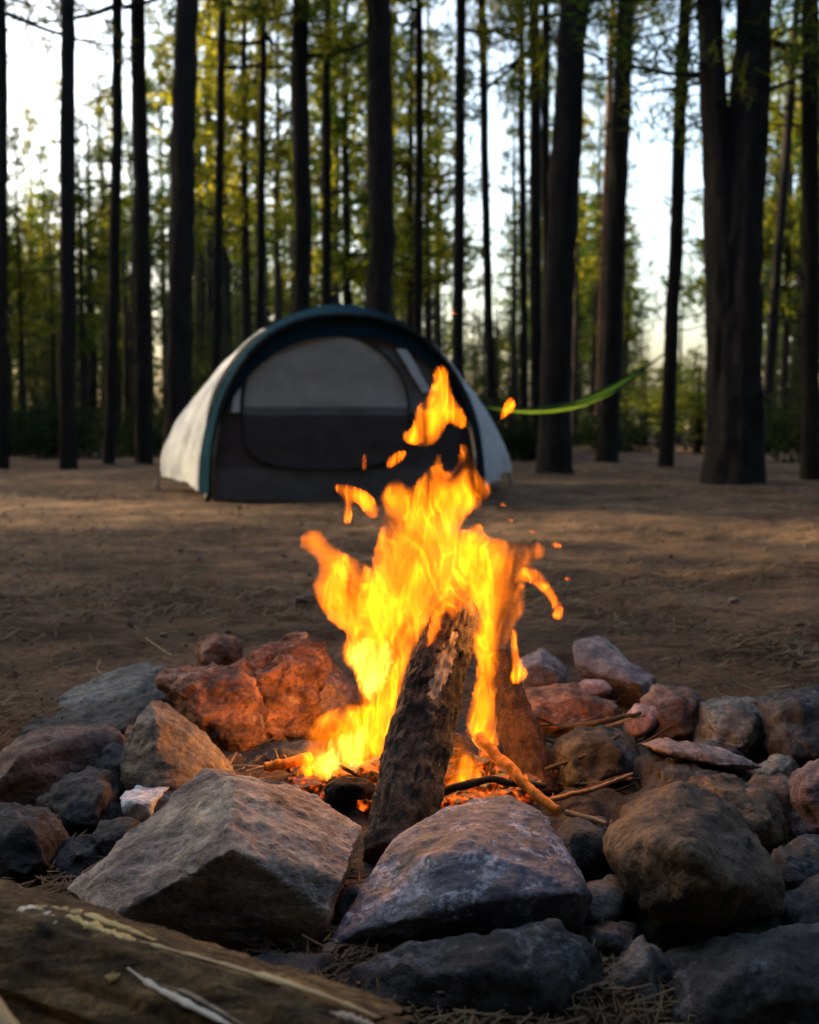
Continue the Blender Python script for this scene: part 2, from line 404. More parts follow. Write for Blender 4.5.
def rock(label, mat, pts, seed=0, vox=0.005, smooth=2, amp=0.008, chip=9, depth=0.06, cat='rock', group='stones of the fire ring', round_=0.0):
    rng = random.Random(seed)
    bm = hull_points(pts)
    # knock off corners and edges the way broken stone does
    for _ in range(chip):
        d = Vector((rng.uniform(-1, 1), rng.uniform(-1, 1), rng.uniform(-.3, 1))).normalized()
        s = sorted((v.co.dot(d) for v in bm.verts), reverse=True)
        ext = s[0] - s[-1]
        off = s[0] - ext * rng.uniform(0.015, depth)
        r = bmesh.ops.bisect_plane(bm, geom=bm.verts[:] + bm.edges[:] + bm.faces[:], plane_co=d * off, plane_no=d, clear_outer=True)
        co = [v.co.copy() for v in bm.verts]
        bm.free(); bm = hull_points(co)
    me = bpy.data.meshes.new('tmp'); bm.to_mesh(me); bm.free()
    o = bpy.data.objects.new('tmp', me); COL.objects.link(o)
    md = o.modifiers.new('r', 'REMESH'); md.mode = 'VOXEL'; md.voxel_size = vox
    dg = bpy.context.evaluated_depsgraph_get()
    ev = o.evaluated_get(dg); m2 = bpy.data.meshes.new_from_object(ev)
    bpy.data.objects.remove(o); bpy.data.meshes.remove(me)
    n = len(m2.vertices)
    V = np.empty(n * 3, np.float32); m2.vertices.foreach_get('co', V); V = V.reshape(-1, 3).astype(np.float64)
    E = np.empty(len(m2.edges) * 2, np.int32); m2.edges.foreach_get('vertices', E); E = E.reshape(-1, 2)
    deg = np.bincount(E.ravel(), minlength=n).astype(float)[:, None]
    def lap(A):
        s = np.zeros_like(A)
        for ax in range(A.shape[1]):
            s[:, ax] = np.bincount(E[:, 0], A[E[:, 1], ax], n) + np.bincount(E[:, 1], A[E[:, 0], ax], n)
        return s / np.maximum(deg, 1)
    for _ in range(smooth): V = 0.4 * V + 0.6 * lap(V)
    m2.vertices.foreach_set('co', V.astype(np.float32).ravel()); m2.update()
    N = np.empty(n * 3, np.float32); m2.vertices.foreach_get('normal', N); N = N.reshape(-1, 3).astype(np.float64)
    for _ in range(3): N = lap(N)
    N /= np.maximum(np.linalg.norm(N, axis=1, keepdims=True), 1e-6)
    sh = seed * 3.17
    d = amp * (0.9 * fbm(V * 9 + sh, 3, seed) + 0.55 * (ridged(V * 22 + sh, 3, seed + 2) - .9) + 0.34 * fbm(V * 80 + sh, 3, seed + 4))
    # shallow flake scars: stepped noise
    st = fbm(V * np.array([12, 12, 26]) + sh + 9, 3, seed + 6); d += amp * 0.55 * (np.floor(st * 4) / 4)
    V = V + N * d[:, None]
    c = np.array([V[:, 0].mean(), V[:, 1].mean(), V[:, 2].min()])
    V -= c
    m2.vertices.foreach_set('co', V.astype(np.float32).ravel())
    m2.polygons.foreach_set('use_smooth', np.ones(len(m2.polygons), bool))
    m2.materials.clear(); m2.update(); m2.name = 'rock'
    o = link('rock', m2, MAT[mat], None, Vector(c))
    return tag(o, label, cat, group)

def P(lst): return [at(*p) for p in lst]

def outline_rock(label, mat, outline, Y, depth, lean=0.5, seed=0, front=0.6, flr=True, **kw):
    """a stone whose silhouette is the outline; lean tips its upper rim away"""
    ys = [p[1] for p in outline]; xs = [p[0] for p in outline]
    y0, y1 = min(ys), max(ys); cx, cy = sum(xs) / len(xs), sum(ys) / len(ys)
    pts = []
    for (x, y) in outline:
        t = (y1 - y) / max(y1 - y0, 1)
        pts.append(at(x, y, Y + depth * lean * t))
        pts.append(at(cx + (x - cx) * front, cy + (y - cy) * front + (y1 - cy) * 0.12, Y - depth * 0.35 + depth * 0.5 * lean * t))
        b = at(cx + (x - cx) * 0.82, cy + (y - cy) * 0.7 + (y1 - cy) * .1, Y + depth * 0.65); pts.append(b)
    if flr:
        for (x, y) in outline:
            if y > cy:
                a = at(x, y, Y); pts.append(Vector((a.x * 0.98, a.y, min(a.z, 0.0) - 0.02)))
                pts.append(Vector((a.x * 0.98, a.y + depth * .6, -0.02)))
    return rock(label, mat, pts, seed=seed, **kw)

RG = 'stones of the fire ring'
# the two big stones in front and the round one on the right
rock('big angular tan and grey rock with a sharp ridge, left of the leaning log', 'slate_tan',
     P([(64, 890, 1.12), (140, 820, 1.22), (205, 768, 1.32), (232, 775, 1.20), (300, 783, 1.31), (363, 825, 1.20), (346, 880, 1.06),
        (328, 910, 1.03), (232, 849, 1.012), (108, 919, 1.03), (190, 866, 1.03), (318, 985, 1.07), (300, 960, 1.05)])
     + [Vector(p) for p in ((-.30, 1.09, -.03), (-.20, 1.05, -.03), (-.10, 1.06, -.03), (-.09, 1.2, -.03), (-.30, 1.2, -.03), (-.33, 1.12, -.02))],
     seed=3, vox=0.0028, smooth=0, amp=0.0042, chip=0)
rock('domed purplish grey rock with white specks, front centre at the foot of the leaning log', 'purple_grey',
     P([(326, 948, 1.02), (345, 905, 1.06), (400, 832, 1.15), (440, 806, 1.20), (470, 794, 1.23), (510, 792, 1.23), (552, 814, 1.19), (580, 858, 1.12), (596, 896, 1.05),
        (340, 938, 1.0), (430, 914, .985), (510, 898, .985), (588, 893, 1.0), (470, 842, 1.05), (430, 860, 1.03), (530, 850, 1.06),
        (330, 965, 1.02), (450, 960, 1.03), (580, 945, 1.05)])
     + [Vector(p) for p in ((-.05, 1.08, -.02), (.14, 1.08, -.02), (.14, 1.22, -.02), (-.05, 1.22, -.02))],
     seed=8, vox=0.0032, smooth=10, amp=0.0038, chip=3, depth=0.03)
rock('big round brown boulder, right of the speckled grey rock', 'brown_round',
     P([(597, 855, 1.13), (604, 826, 1.16), (620, 806, 1.18), (642, 793, 1.19), (680, 786, 1.19), (720, 797, 1.18), (760, 838, 1.14), (785, 880, 1.10), (788, 915, 1.08),
        (735, 935, 1.05), (690, 941, 1.04), (640, 912, 1.04), (610, 884, 1.08), (690, 850, 1.0), (650, 838, 1.04), (730, 880, 1.0), (690, 895, 0.99)])
     + P([(640, 850, 1.3), (720, 850, 1.3), (690, 880, 1.32)]),
     seed=12, vox=0.0035, smooth=12, amp=0.005, chip=4, depth=0.03)
# dark stones below and between; near-black colour stands in for the shade there
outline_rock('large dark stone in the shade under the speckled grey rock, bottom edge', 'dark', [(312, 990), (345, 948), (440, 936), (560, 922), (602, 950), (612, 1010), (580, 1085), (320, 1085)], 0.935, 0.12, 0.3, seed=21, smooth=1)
outline_rock('dark grey stone with a pale pointed face, between the grey and brown boulders', 'grey', [(588, 985), (630, 926), (655, 928), (678, 972), (694, 1010), (650, 1060), (585, 1050)], 0.97, 0.10, 0.35, seed=22)
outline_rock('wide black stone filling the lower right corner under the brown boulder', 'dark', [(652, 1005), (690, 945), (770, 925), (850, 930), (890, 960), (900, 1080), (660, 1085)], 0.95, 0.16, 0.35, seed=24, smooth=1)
outline_rock('dark stone at the right edge beside the brown boulder', 'dark', [(775, 925), (792, 880), (830, 862), (880, 870), (890, 960), (800, 975)], 1.10, 0.14, 0.4, seed=29)
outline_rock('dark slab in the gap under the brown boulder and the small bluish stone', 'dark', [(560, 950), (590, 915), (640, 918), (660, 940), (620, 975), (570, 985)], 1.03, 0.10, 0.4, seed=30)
outline_rock('small flat bluish stone wedged between the grey and brown boulders', 'grey', [(575, 905), (592, 880), (620, 882), (632, 898), (612, 918), (585, 922)], 1.10, 0.07, 0.5, seed=23, vox=.004)
outline_rock('black stone in the lower right corner under the brown boulder', 'dark', [(690, 980), (720, 945), (800, 925), (850, 950), (860, 1050), (680, 1060)], 1.0, 0.2, 0.4, seed=24)
outline_rock('dark stone half hidden beneath the brown boulder', 'dark', [(610, 905), (700, 925), (790, 905), (800, 960), (700, 985), (640, 965)], 1.09, 0.16, 0.4, seed=25)
outline_rock('dark stone filling the gap right of the brown boulder, below the rounded one', 'dark', [(752, 862), (775, 838), (812, 832), (850, 845), (850, 905), (780, 905)], 1.18, 0.12, 0.4, seed=91)
outline_rock('low dark stone between the flat slab and the brown boulder', 'dark', [(612, 806), (640, 788), (690, 790), (705, 812), (660, 825), (615, 825)], 1.40, 0.12, 0.4, seed=92)
outline_rock('dark brown stone right of the rounded one, under the grey edge stone', 'brown_round', [(730, 790), (752, 772), (790, 772), (812, 790), (800, 830), (745, 830)], 1.42, 0.16, 0.4, seed=93)
outline_rock('small dark stone at the right end of the flat slab', 'grey', [(755, 765), (775, 752), (800, 756), (808, 775), (780, 792), (758, 786)], 1.56, 0.10, 0.4, seed=94)
outline_rock('small dark stone between the grey slanting rock and the flat slab', 'dark', [(690, 752), (710, 742), (742, 745), (752, 760), (720, 770), (692, 766)], 1.64, 0.10, 0.4, seed=95)
outline_rock('dark stone behind the speckled grey rock, left of the brown boulder', 'dark', [(555, 835), (575, 820), (604, 822), (612, 850), (590, 872), (560, 865)], 1.20, 0.10, 0.4, seed=96)
outline_rock('dark stone in the gap between the two big front rocks', 'dark', [(325, 905), (345, 880), (372, 872), (388, 890), (360, 930), (330, 930)], 1.10, 0.09, 0.4, seed=97)
outline_rock('dark stone between the wide brown stone and the pointed one', 'dark', [(85, 765), (105, 742), (130, 745), (135, 790), (110, 805), (85, 795)], 1.49, 0.12, 0.4, seed=98)
outline_rock('dark rubble stone below the small white one', 'dark', [(85, 838), (110, 815), (140, 818), (150, 842), (120, 870), (88, 865)], 1.26, 0.08, 0.4, seed=99)
outline_rock('black stone between the front log and the big angular rock', 'dark', [(200, 985), (250, 950), (330, 950), (345, 985), (320, 1030), (230, 1020)], .95, 0.08, 0.4, seed=100)
# right side
outline_rock('rounded dark brown stone peeking out behind the round brown boulder', 'brown_round', [(680, 783), (700, 767), (745, 770), (772, 786), (790, 805), (793, 838), (760, 850), (700, 850)], 1.33, 0.16, 0.45, seed=31, smooth=8)
outline_rock('grey stone cut by the right edge of the picture, above the dark one', 'mauve', [(785, 790), (797, 763), (830, 748), (870, 755), (875, 850), (795, 838)], 1.37, 0.18, 0.4, seed=32)
outline_rock('long thin flat slab lying on dark stones, right of the fire', 'mauve', [(636, 742), (665, 738), (700, 744), (745, 757), (768, 768), (740, 772), (690, 762), (645, 752)], 1.5, 0.12, 0.3, seed=33, flr=False, vox=.004, amp=.004)
outline_rock('dark stone under the long flat slab', 'dark', [(640, 752), (690, 760), (750, 770), (765, 800), (700, 815), (645, 800)], 1.46, 0.18, 0.35, seed=34)
outline_rock('reddish brown blocky rock behind the small pink stone', 'rust_dark', [(643, 695), (655, 686), (685, 685), (703, 694), (706, 720), (700, 745), (665, 748), (645, 735)], 1.75, 0.14, 0.5, seed=35)
outline_rock('grey slanting rock right of the reddish brown block', 'grey', [(694, 697), (745, 692), (764, 702), (766, 735), (748, 758), (700, 752)], 1.7, 0.2, 0.6, seed=36)
outline_rock('big dark grey rock at the right edge, uppermost of the right side', 'dark', [(748, 694), (770, 686), (815, 683), (850, 690), (860, 770), (770, 770)], 1.69, 0.25, 0.5, seed=37)
outline_rock('small pink stone with a pale rim, right of the fire', 'pink', [(626, 712), (634, 702), (658, 706), (664, 716), (650, 732), (632, 742), (624, 732)], 1.72, 0.06, 0.5, seed=38, vox=.003, amp=.003, flr=False)
rock('long purplish block lying slantwise behind the fire on the right', 'mauve',
     P([(572, 642, 2.12), (598, 634, 2.18), (655, 678, 2.02), (652, 694, 1.98), (632, 692, 1.95), (574, 660, 2.07), (640, 684, 1.93), (590, 672, 2.02)]) +
     [at(580, 700, 2.1), at(650, 712, 1.97), at(600, 650, 2.28), at(656, 690, 2.1)], seed=39, amp=.004, chip=3, depth=.02)
outline_rock('small pinkish white stone under the slanting purplish block', 'pink', [(574, 686), (585, 677), (605, 680), (614, 690), (600, 698), (580, 696)], 1.93, 0.06, 0.5, seed=40, vox=.003, amp=.003, flr=False)
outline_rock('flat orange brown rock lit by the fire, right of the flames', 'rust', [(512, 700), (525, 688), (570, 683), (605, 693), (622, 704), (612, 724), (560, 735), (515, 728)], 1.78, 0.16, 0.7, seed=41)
outline_rock('greyish pink stone at the back of the ring, right of the flames', 'mauve', [(515, 668), (522, 655), (545, 650), (562, 658), (570, 680), (540, 692), (516, 690)], 2.0, 0.14, 0.5, seed=42)
outline_rock('dark scorched stone inside the ring among kindling', 'dark', [(545, 742), (570, 725), (605, 722), (635, 740), (640, 775), (600, 800), (552, 792)], 1.52, 0.14, 0.5, seed=43)
# back and left
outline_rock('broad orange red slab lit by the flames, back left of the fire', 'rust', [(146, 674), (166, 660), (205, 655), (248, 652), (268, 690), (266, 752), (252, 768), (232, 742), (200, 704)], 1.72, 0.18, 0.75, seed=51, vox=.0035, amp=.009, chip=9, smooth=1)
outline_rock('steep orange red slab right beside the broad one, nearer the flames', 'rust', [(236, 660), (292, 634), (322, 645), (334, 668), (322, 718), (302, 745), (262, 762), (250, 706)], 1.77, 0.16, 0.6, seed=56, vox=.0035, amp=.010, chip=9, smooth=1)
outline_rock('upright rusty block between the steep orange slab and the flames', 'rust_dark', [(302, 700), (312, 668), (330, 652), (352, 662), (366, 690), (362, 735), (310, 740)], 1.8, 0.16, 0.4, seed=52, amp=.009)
outline_rock('small rounded stone on top behind the broad orange slab', 'rust', [(192, 652), (200, 638), (218, 632), (238, 640), (244, 655), (225, 668), (200, 668)], 2.12, 0.12, 0.4, seed=53)
outline_rock('dark block in the shade under the steep orange slab', 'dark', [(250, 756), (285, 742), (325, 742), (338, 768), (300, 780), (258, 778)], 1.62, 0.09, 0.4, seed=54)
rock('grey slab sloping away at the far left of the ring', 'grey',
     P([(52, 702, 1.98), (95, 676, 2.12), (140, 660, 2.15), (165, 664, 2.1), (140, 682, 1.98), (100, 700, 1.9), (60, 712, 1.88), (130, 712, 1.86)]) +
     [Vector(p) for p in ((-.62, 1.9, -.02), (-.45, 1.9, -.02), (-.45, 2.2, -.02), (-.62, 2.15, -.02))], seed=55, amp=.006)
rock('low dark rock with a slanting top at the left edge, below the grey slab', 'dark',
     P([(-20, 735, 1.86), (30, 716, 1.92), (120, 698, 1.90), (160, 690, 1.86), (175, 712, 1.78), (120, 728, 1.74), (0, 748, 1.74), (160, 740, 1.76)]) +
     [Vector(p) for p in ((-.70, 1.72, -.02), (-.40, 1.74, -.02), (-.40, 1.95, -.02), (-.7, 1.9, -.02))], seed=56, amp=.006)
rock('wide brown stone with a flat top and dark front, at the left edge', 'rust_dark',
     P([(-15, 768, 1.50), (24, 733, 1.62), (70, 726, 1.66), (122, 722, 1.64), (126, 728, 1.60), (108, 742, 1.53), (60, 742, 1.48), (22, 752, 1.44), (-15, 790, 1.42), (100, 765, 1.5)]) +
     [Vector(p) for p in ((-.58, 1.42, -.02), (-.42, 1.46, -.02), (-.40, 1.6, -.02), (-.60, 1.6, -.02))], seed=57, amp=.006)
rock('pointed mauve and ochre stone, left of the broad orange slab', 'ochre_grey',
     P([(115, 762, 1.46), (128, 728, 1.50), (150, 698, 1.55), (172, 702, 1.58), (205, 728, 1.56), (219, 752, 1.52), (221, 780, 1.46), (155, 716, 1.47), (162, 775, 1.40), (130, 780, 1.42)]) +
     [Vector(p) for p in ((-.37, 1.40, -.02), (-.26, 1.42, -.02), (-.24, 1.58, -.02), (-.38, 1.56, -.02))], seed=58, amp=.0055, vox=.004)
rock('small white stone with a flat bright top, behind the big angular rock', 'white_stone',
     P([(117, 796, 1.36), (134, 782, 1.42), (160, 781, 1.43), (174, 784, 1.41), (152, 800, 1.34), (138, 803, 1.33), (120, 810, 1.34), (128, 822, 1.34), (150, 818, 1.33)]) + [at(145, 800, 1.44), at(150, 830, 1.42)],
     seed=59, vox=.003, amp=.003, chip=2, smooth=2)
outline_rock('knobbly dark stone left of the small white stone', 'dark', [(38, 800), (60, 782), (95, 770), (118, 775), (122, 800), (100, 835), (50, 835)], 1.37, 0.14, 0.5, seed=60, amp=.010)
outline_rock('dark stone with a rusty rim at the left edge, above the front log', 'dark', [(-20, 822), (0, 808), (35, 805), (58, 822), (62, 860), (30, 890), (-20, 880)], 1.24, 0.16, 0.45, seed=61, amp=.010)
outline_rock('black stone left of the big angular rock, above the front log', 'dark', [(40, 862), (70, 838), (100, 832), (112, 850), (95, 900), (50, 900)], 1.24, 0.10, 0.4, seed=62, amp=.009)
outline_rock('dark stone at the foot of the pointed mauve stone', 'dark', [(120, 800), (150, 785), (215, 778), (235, 790), (200, 830), (140, 840)], 1.38, 0.12, 0.4, seed=63)

# ----------------------------------------------------------------- firewood
def log_tube(pts, radii, n=80, sides=48, seed=0, amp=0.07, furrow=7):
    Pth = smooth_path(pts, n); rad = np.interp(np.linspace(0, 1, n), np.linspace(0, 1, len(radii)), radii)
    return log_tube_at(Pth, rad, sides, seed, amp, furrow)

def log_tube_at(Pth, rad, sides, seed, amp, furrow):
    def rough(V, ang):
        Q = np.stack([np.cos(ang) * 2, np.sin(ang) * 2, V @ np.array((0.3, 0.5, 0.8)) * 9], 1)
        return amp * (ridged(Q * furrow * .35 + seed, 4, seed) - .9) + amp * 0.7 * fbm(V * 60, 3, seed + 3) + amp * .9 * fbm(Q * .6, 2, seed + 8)
    return tube(Pth, rad, sides, rough=rough)

def local(V, loc): return V - np.array(loc)

t = thing('log', 'thick bark covered log leaning up out of the flames with a bare pale patch', 'log', at(400, 830, 1.24), 'burning wood')
L0 = np.array(t.matrix_world.translation if False else at(400, 830, 1.24))
lp = [at(396, 862, 1.24), at(412, 770, 1.34), at(432, 690, 1.42), at(455, 622, 1.49), at(457, 606, 1.51)]
mb = MB(); mb.add(*log_tube(lp, [.041, .041, .040, .035, .024], 150, 120, 5, 0.075, 11))
V, q = mb.arrays()
def pix(V):
    d = V - np.array((0, 0, CAM_Z)); c_, s_ = math.cos(PITCH), math.sin(PITCH)
    f = d[:, 1] * c_ - d[:, 2] * s_; u = d[:, 1] * s_ + d[:, 2] * c_
    return CX + F * d[:, 0] / f, CY - F * u / f
C = V[q].mean(1); X_, Y_ = pix(C)
# where the bark was stripped: a long tongue of bare wood on the near side of the trunk
tt = np.clip((Y_ - 632) / (700 - 632), 0, 1); mid = 455 - 22 * tt; hw_ = 9 * np.sin(PI * np.clip(tt, .02, .98)) ** .5 + 4 * fbm(C * 110, 3, 3)
axis_y = np.interp(C[:, 2], [p[2] for p in smooth_path(lp, 60)], [p[1] for p in smooth_path(lp, 60)])
bare = (Y_ > 632) & (Y_ < 700) & (np.abs(X_ - mid) < hw_) & (C[:, 1] < axis_y + .008)
used = np.unique(q[bare]); ctr = np.stack([np.interp(V[used, 2], [p[2] for p in smooth_path(lp, 60)], [p[a] for p in smooth_path(lp, 60)]) for a in range(3)], 1)
V[used] += (ctr - V[used]) * .06
me = fast_mesh('log', local(V, L0), q, True); me.materials.append(MAT['log_bark']); me.materials.append(MAT['bare_wood'])
me.polygons.foreach_set('material_index', bare.astype(np.int32)); link('trunk', me, None, t)
t = thing('log', 'reddish split log leaning behind the thick one, right of the flames', 'log', at(535, 785, 1.52), 'burning wood')
L0 = np.array(at(535, 785, 1.52))
mb = MB(); mb.add(*log_tube([at(540, 800, 1.50), at(524, 745, 1.56), at(508, 700, 1.62), at(498, 655, 1.67)], [.030, .031, .028, .020], 60, 36, 15, 0.10))
V, q = mb.arrays(); link('trunk', fast_mesh('log', local(V, L0), q, True), MAT['log_rust'], t)
mb = MB(); mb.add(*tube(smooth_path([at(425, 790, 1.30), at(433, 760, 1.33), at(440, 730, 1.36), at(446, 700, 1.39)], 20), [.012 - .0004 * i for i in range(20)], 10, flat=.5, updir=(0, -1, 0)))
o = link('stick', mb.mesh('stick'), MAT['bare_wood']); tag(o, 'pale split stick standing against the right side of the thick log', 'stick', 'kindling')

def stick(label, pts, r0, r1, mat='twig', n=30, seed=0, sides=10, group='kindling'):
    Q_ = np.array([tuple(p) for p in pts]); Pth = np.stack([np.interp(np.linspace(0, len(Q_) - 1, n), range(len(Q_)), Q_[:, a_]) for a_ in range(3)], 1); c = Pth.mean(0)
    rr_ = np.linspace(r0, r1, n) * (1 + .07 * np.array([(i * 7919 + seed * 31) % 11 / 11 - .5 for i in range(n)])); jit = np.stack([fbm(Pth * 45 + k_ * 9, 3, seed + k_) for k_ in range(3)], 1) * (r0 * .3); Pth = Pth + jit
    V, q = tube(Pth, rr_, sides, rough=lambda V, a: 0.16 * fbm(V * 120, 3, seed))
    o = link('stick', fast_mesh('stick', V - c, q, True), MAT[mat], None, Vector(c))
    return tag(o, label, 'stick', group)
stick('glowing orange stick poking out of the fire toward the right front', [at(478, 738, 1.42), at(506, 765, 1.36), at(532, 790, 1.31), at(558, 813, 1.275)], .0085, .006, 'twig_orange', seed=1)
stick('short orange stick poking out of the left side of the fire', [at(264, 768, 1.50), at(285, 764, 1.5), at(310, 758, 1.52)], .007, .008, 'twig_orange', seed=2)
stick('thin dark branch lying across the scorched stones right of the fire', [at(560, 728, 1.6), at(600, 722, 1.58), at(640, 712, 1.6)], .005, .003, 'twig_dark', seed=3)
stick('long pale twig lying low in front of the scorched stone', [at(548, 800, 1.42), at(590, 790, 1.42), at(632, 774, 1.46)], .004, .0025, 'twig', seed=5)
stick('thin dark twig crossing the scorched stone, right of the fire', [at(545, 770, 1.5), at(585, 755, 1.5), at(620, 735, 1.52)], .003, .002, 'twig_dark', seed=6)
stick('dry twig lying between the speckled grey rock and the brown boulder', [at(566, 812, 1.24), at(585, 818, 1.22), at(606, 824, 1.2)], .004, .003, 'twig', seed=7)
stick('thin dark stick under the flames left of the speckled rock', [at(440, 792, 1.36), at(490, 780, 1.36), at(545, 786, 1.38)], .006, .004, 'twig_dark', seed=9)
stick('fine twig standing on the far left slab', [at(100, 660, 2.2), at(97, 668, 2.15), at(102, 676, 2.1)], .002, .002, 'twig', seed=10)
stick('fine straight twig slanting over the far edge of the ring, left side', [at(146, 638, 2.3), at(160, 648, 2.2), at(172, 656, 2.12)], .002, .0015, 'twig', seed=11)

rng = random.Random(21)
for i in range(26):
    right = i % 3 != 0
    cx_, cy_ = (rng.uniform(545, 650), rng.uniform(722, 800)) if right else (rng.uniform(285, 380), rng.uniform(770, 808))
    a = rng.uniform(-.7, .7); L = rng.uniform(18, 42); Yk = 1.72 - (cy_ - 720) / 90 * .32 if right else 1.62 - (cy_ - 760) / 50 * .22
    p = [at(cx_ + L * math.cos(a) * u_, cy_ + L * math.sin(a) * u_ + 2.5 * math.sin(u_ * 3 + i), Yk + rng.uniform(-.03, .03)) for u_ in (-1, -.3, .4, 1)]
    for v_ in p: v_.z = max(v_.z, .012)
    stick('thin scorched twig in the tangle of kindling, right of the fire' if right else 'short charred twig among the embers, left foot of the fire', p, rng.uniform(.0018, .0042), .0012,
          rng.choice(['twig', 'twig_dark', 'twig_dark', 'twig_dark', 'char']) if right else 'char', seed=40 + i, sides=7, n=16, group='kindling twigs right of the fire' if right else 'charred twigs left of the fire')
for i, (x, y, Yk, r, lb) in enumerate([(350, 790, 1.40, 24, 'black lump of charcoal at the left foot of the flames'), (325, 792, 1.46, 16, 'small black lump of charcoal behind the big angular rock'),
                                   (590, 762, 1.56, 20, 'black lump of charcoal among the kindling right of the fire'), (575, 745, 1.62, 14, 'small charcoal lump before the flat orange rock')]):
    outline_rock(lb, 'char', [(x + r * 1.3 * math.cos(a_), y + r * .75 * math.sin(a_)) for a_ in np.linspace(0, 2 * PI, 8)[:-1]], Yk, .05, .4, seed=80 + i, vox=.003, amp=.005, cat='charcoal', group='lumps of charcoal in the fire')
def ember_mat():
    m = NT('ember'); v = m.coords(rand=False); n1 = m.noise(v, 70, 4, .6)
    p = m.principled(m.ramp(n1, [(.4, (.012, .011, .011)), (.7, (.14, .13, .125))]), .95, m.bump(n1, .8, .004))
    m.l(m.ramp(n1, [(.36, (1.0, .16, .012)), (.47, (.25, .02, 0)), (.54, (0, 0, 0))]), p.inputs['Emission Color']); p.inputs['Emission Strength'].default_value = .24
    return m.m
def embers():
    rng = np.random.default_rng(3); mb = MB()
    cube = np.array([(x, y, z) for x in (-1, 1) for y in (-1, 1) for z in (-1, 1)], float)
    q = np.array([(0, 1, 3, 2), (4, 6, 7, 5), (0, 4, 5, 1), (2, 3, 7, 6), (0, 2, 6, 4), (1, 5, 7, 3)])
    for i in range(240):
        a = rng.uniform(0, 6.28); r = .155 * rng.random() ** .7
        x, y = .015 + r * 1.15 * math.cos(a), 1.50 + r * .75 * math.sin(a); sz = rng.uniform(.004, .014)
        v = cube * sz * rng.uniform(.5, 1.2, 3) + rng.normal(0, sz * .3, (8, 3)); ca, sa = math.cos(a * 3), math.sin(a * 3)
        v = v @ np.array(((ca, -sa, 0), (sa, ca, 0), (0, 0, 1))); mb.add(v + np.array((x, y, .014 + rng.random() * .022 * (1 - r / .25))), q)
    setting(link('ember_bed', mb.mesh('ember_bed', False), ember_mat()), 'stuff')
embers()
# front log with its bark peeling off
LA, LB, LR = np.array((-.56, .985, .050)), np.array((-.052, .712, .046)), 0.080
def on_log(px, py, lift=0.0):
    o = np.array((0, 0, CAM_Z)); d = np.array(at(px, py, 1.0)) - o; d /= np.linalg.norm(d)
    ax = (LB - LA) / np.linalg.norm(LB - LA)
    w = o - LA; dp = d - ax * d.dot(ax); wp = w - ax * w.dot(ax)
    a, b, c = dp.dot(dp), 2 * dp.dot(wp), wp.dot(wp) - (LR + lift) ** 2
    D = b * b - 4 * a * c
    s = (-b - math.sqrt(max(D, 0))) / (2 * a)
    return o + d * s
t = thing('fallen_log', 'dark fallen log with peeling bark and pale splinters in the lower left corner', 'log', Vector(LA))
mb = MB(); mb.add(*log_tube([LA + (LA - LB) * .15, LA, LA * .5 + LB * .5 + np.array((0, 0, .004)), LB, LB + (LB - LA) * .05], [LR, LR, LR * 1.02, LR, LR * .9], 220, 110, 25, 0.042, 14))
V, q = mb.arrays(); link('trunk', fast_mesh('log', local(V, LA), q, True), MAT['peeled_log'], t)
def splinter(pts, r, mat, nm, seed=0, flat=.5, lift=.003):
    r *= .75
    Pth = smooth_path([on_log(x, y, lift) for x, y in pts], 40)
    s = np.linspace(0, 1, 40); rad = r * np.clip(np.sin(math.pi * np.clip(s, .03, .97)) ** .6, .08, 1) * (1 + .5 * fbm(np.stack([s * 24, s * 0, s * 0], 1), 3, seed))
    ctr = np.array([(LA + (LB - LA) * np.clip((p - LA).dot(LB - LA) / (LB - LA).dot(LB - LA), 0, 1)) for p in Pth])
    up = (Pth[0] - ctr[0])
    V, q = tube(Pth, np.abs(rad), 10, flat=flat, updir=up, rough=lambda V, a: .2 * fbm(V * 160, 3, seed))
    link(nm, fast_mesh(nm, local(V, LA), q, True), MAT[mat], t)
splinter([(2, 902), (10, 906), (18, 910)], .004, 'pale_wood', 'splinter', 1)
splinter([(14, 908), (40, 915), (64, 926)], .008, 'pale_wood', 'splinter', 2)
splinter([(50, 912), (80, 922), (110, 934), (140, 943)], .008, 'yellow_wood', 'bark_strip', 3)
splinter([(30, 906), (70, 912), (120, 927), (160, 942)], .006, 'yellow_wood', 'bark_strip', 4)
splinter([(82, 946), (92, 947), (103, 950)], .0035, 'pale_wood', 'splinter', 5)
splinter([(128, 968), (150, 984), (180, 1000), (212, 1016), (240, 1030)], .0034, 'pale_wood', 'splinter', 6)
splinter([(160, 985), (185, 992), (215, 1008), (245, 1026)], .0018, 'bare_wood', 'splinter', 7)
splinter([(105, 976), (112, 978), (120, 974)], .005, 'yellow_wood', 'bark_strip', 8)
splinter([(120, 938), (180, 952), (250, 972), (330, 998), (380, 1018)], .004, 'tan_wood', 'bark_strip', 9)
splinter([(330, 1012), (352, 1018), (378, 1028)], .004, 'bare_wood', 'splinter', 10)

def plank():
    a = at(-78, 1025, .60); b = at(-8, 1098, .57)
    V, q = log_tube([a + Vector((-.12, .10, .0)), a, b, b + Vector((.1, -.1, -.03))], [.035, .035, .03, .03], 30, 20, 71, .05)
    c = V.mean(0)
    tag(link('split_wood', fast_mesh('split_wood', V - c, q, True), MAT['tan_wood'], None, Vector(c)), 'pale tan piece of split wood just showing in the lower left corner', 'wood')
plank()

# ----------------------------------------------------------------- flames
def chaikin(p, k=2):
    p = np.array(p, dtype=float)
    for _ in range(k):
        n = np.roll(p, -1, 0); p = np.stack([.75 * p + .25 * n, .25 * p + .75 * n], 1).reshape(-1, 2)
    return p

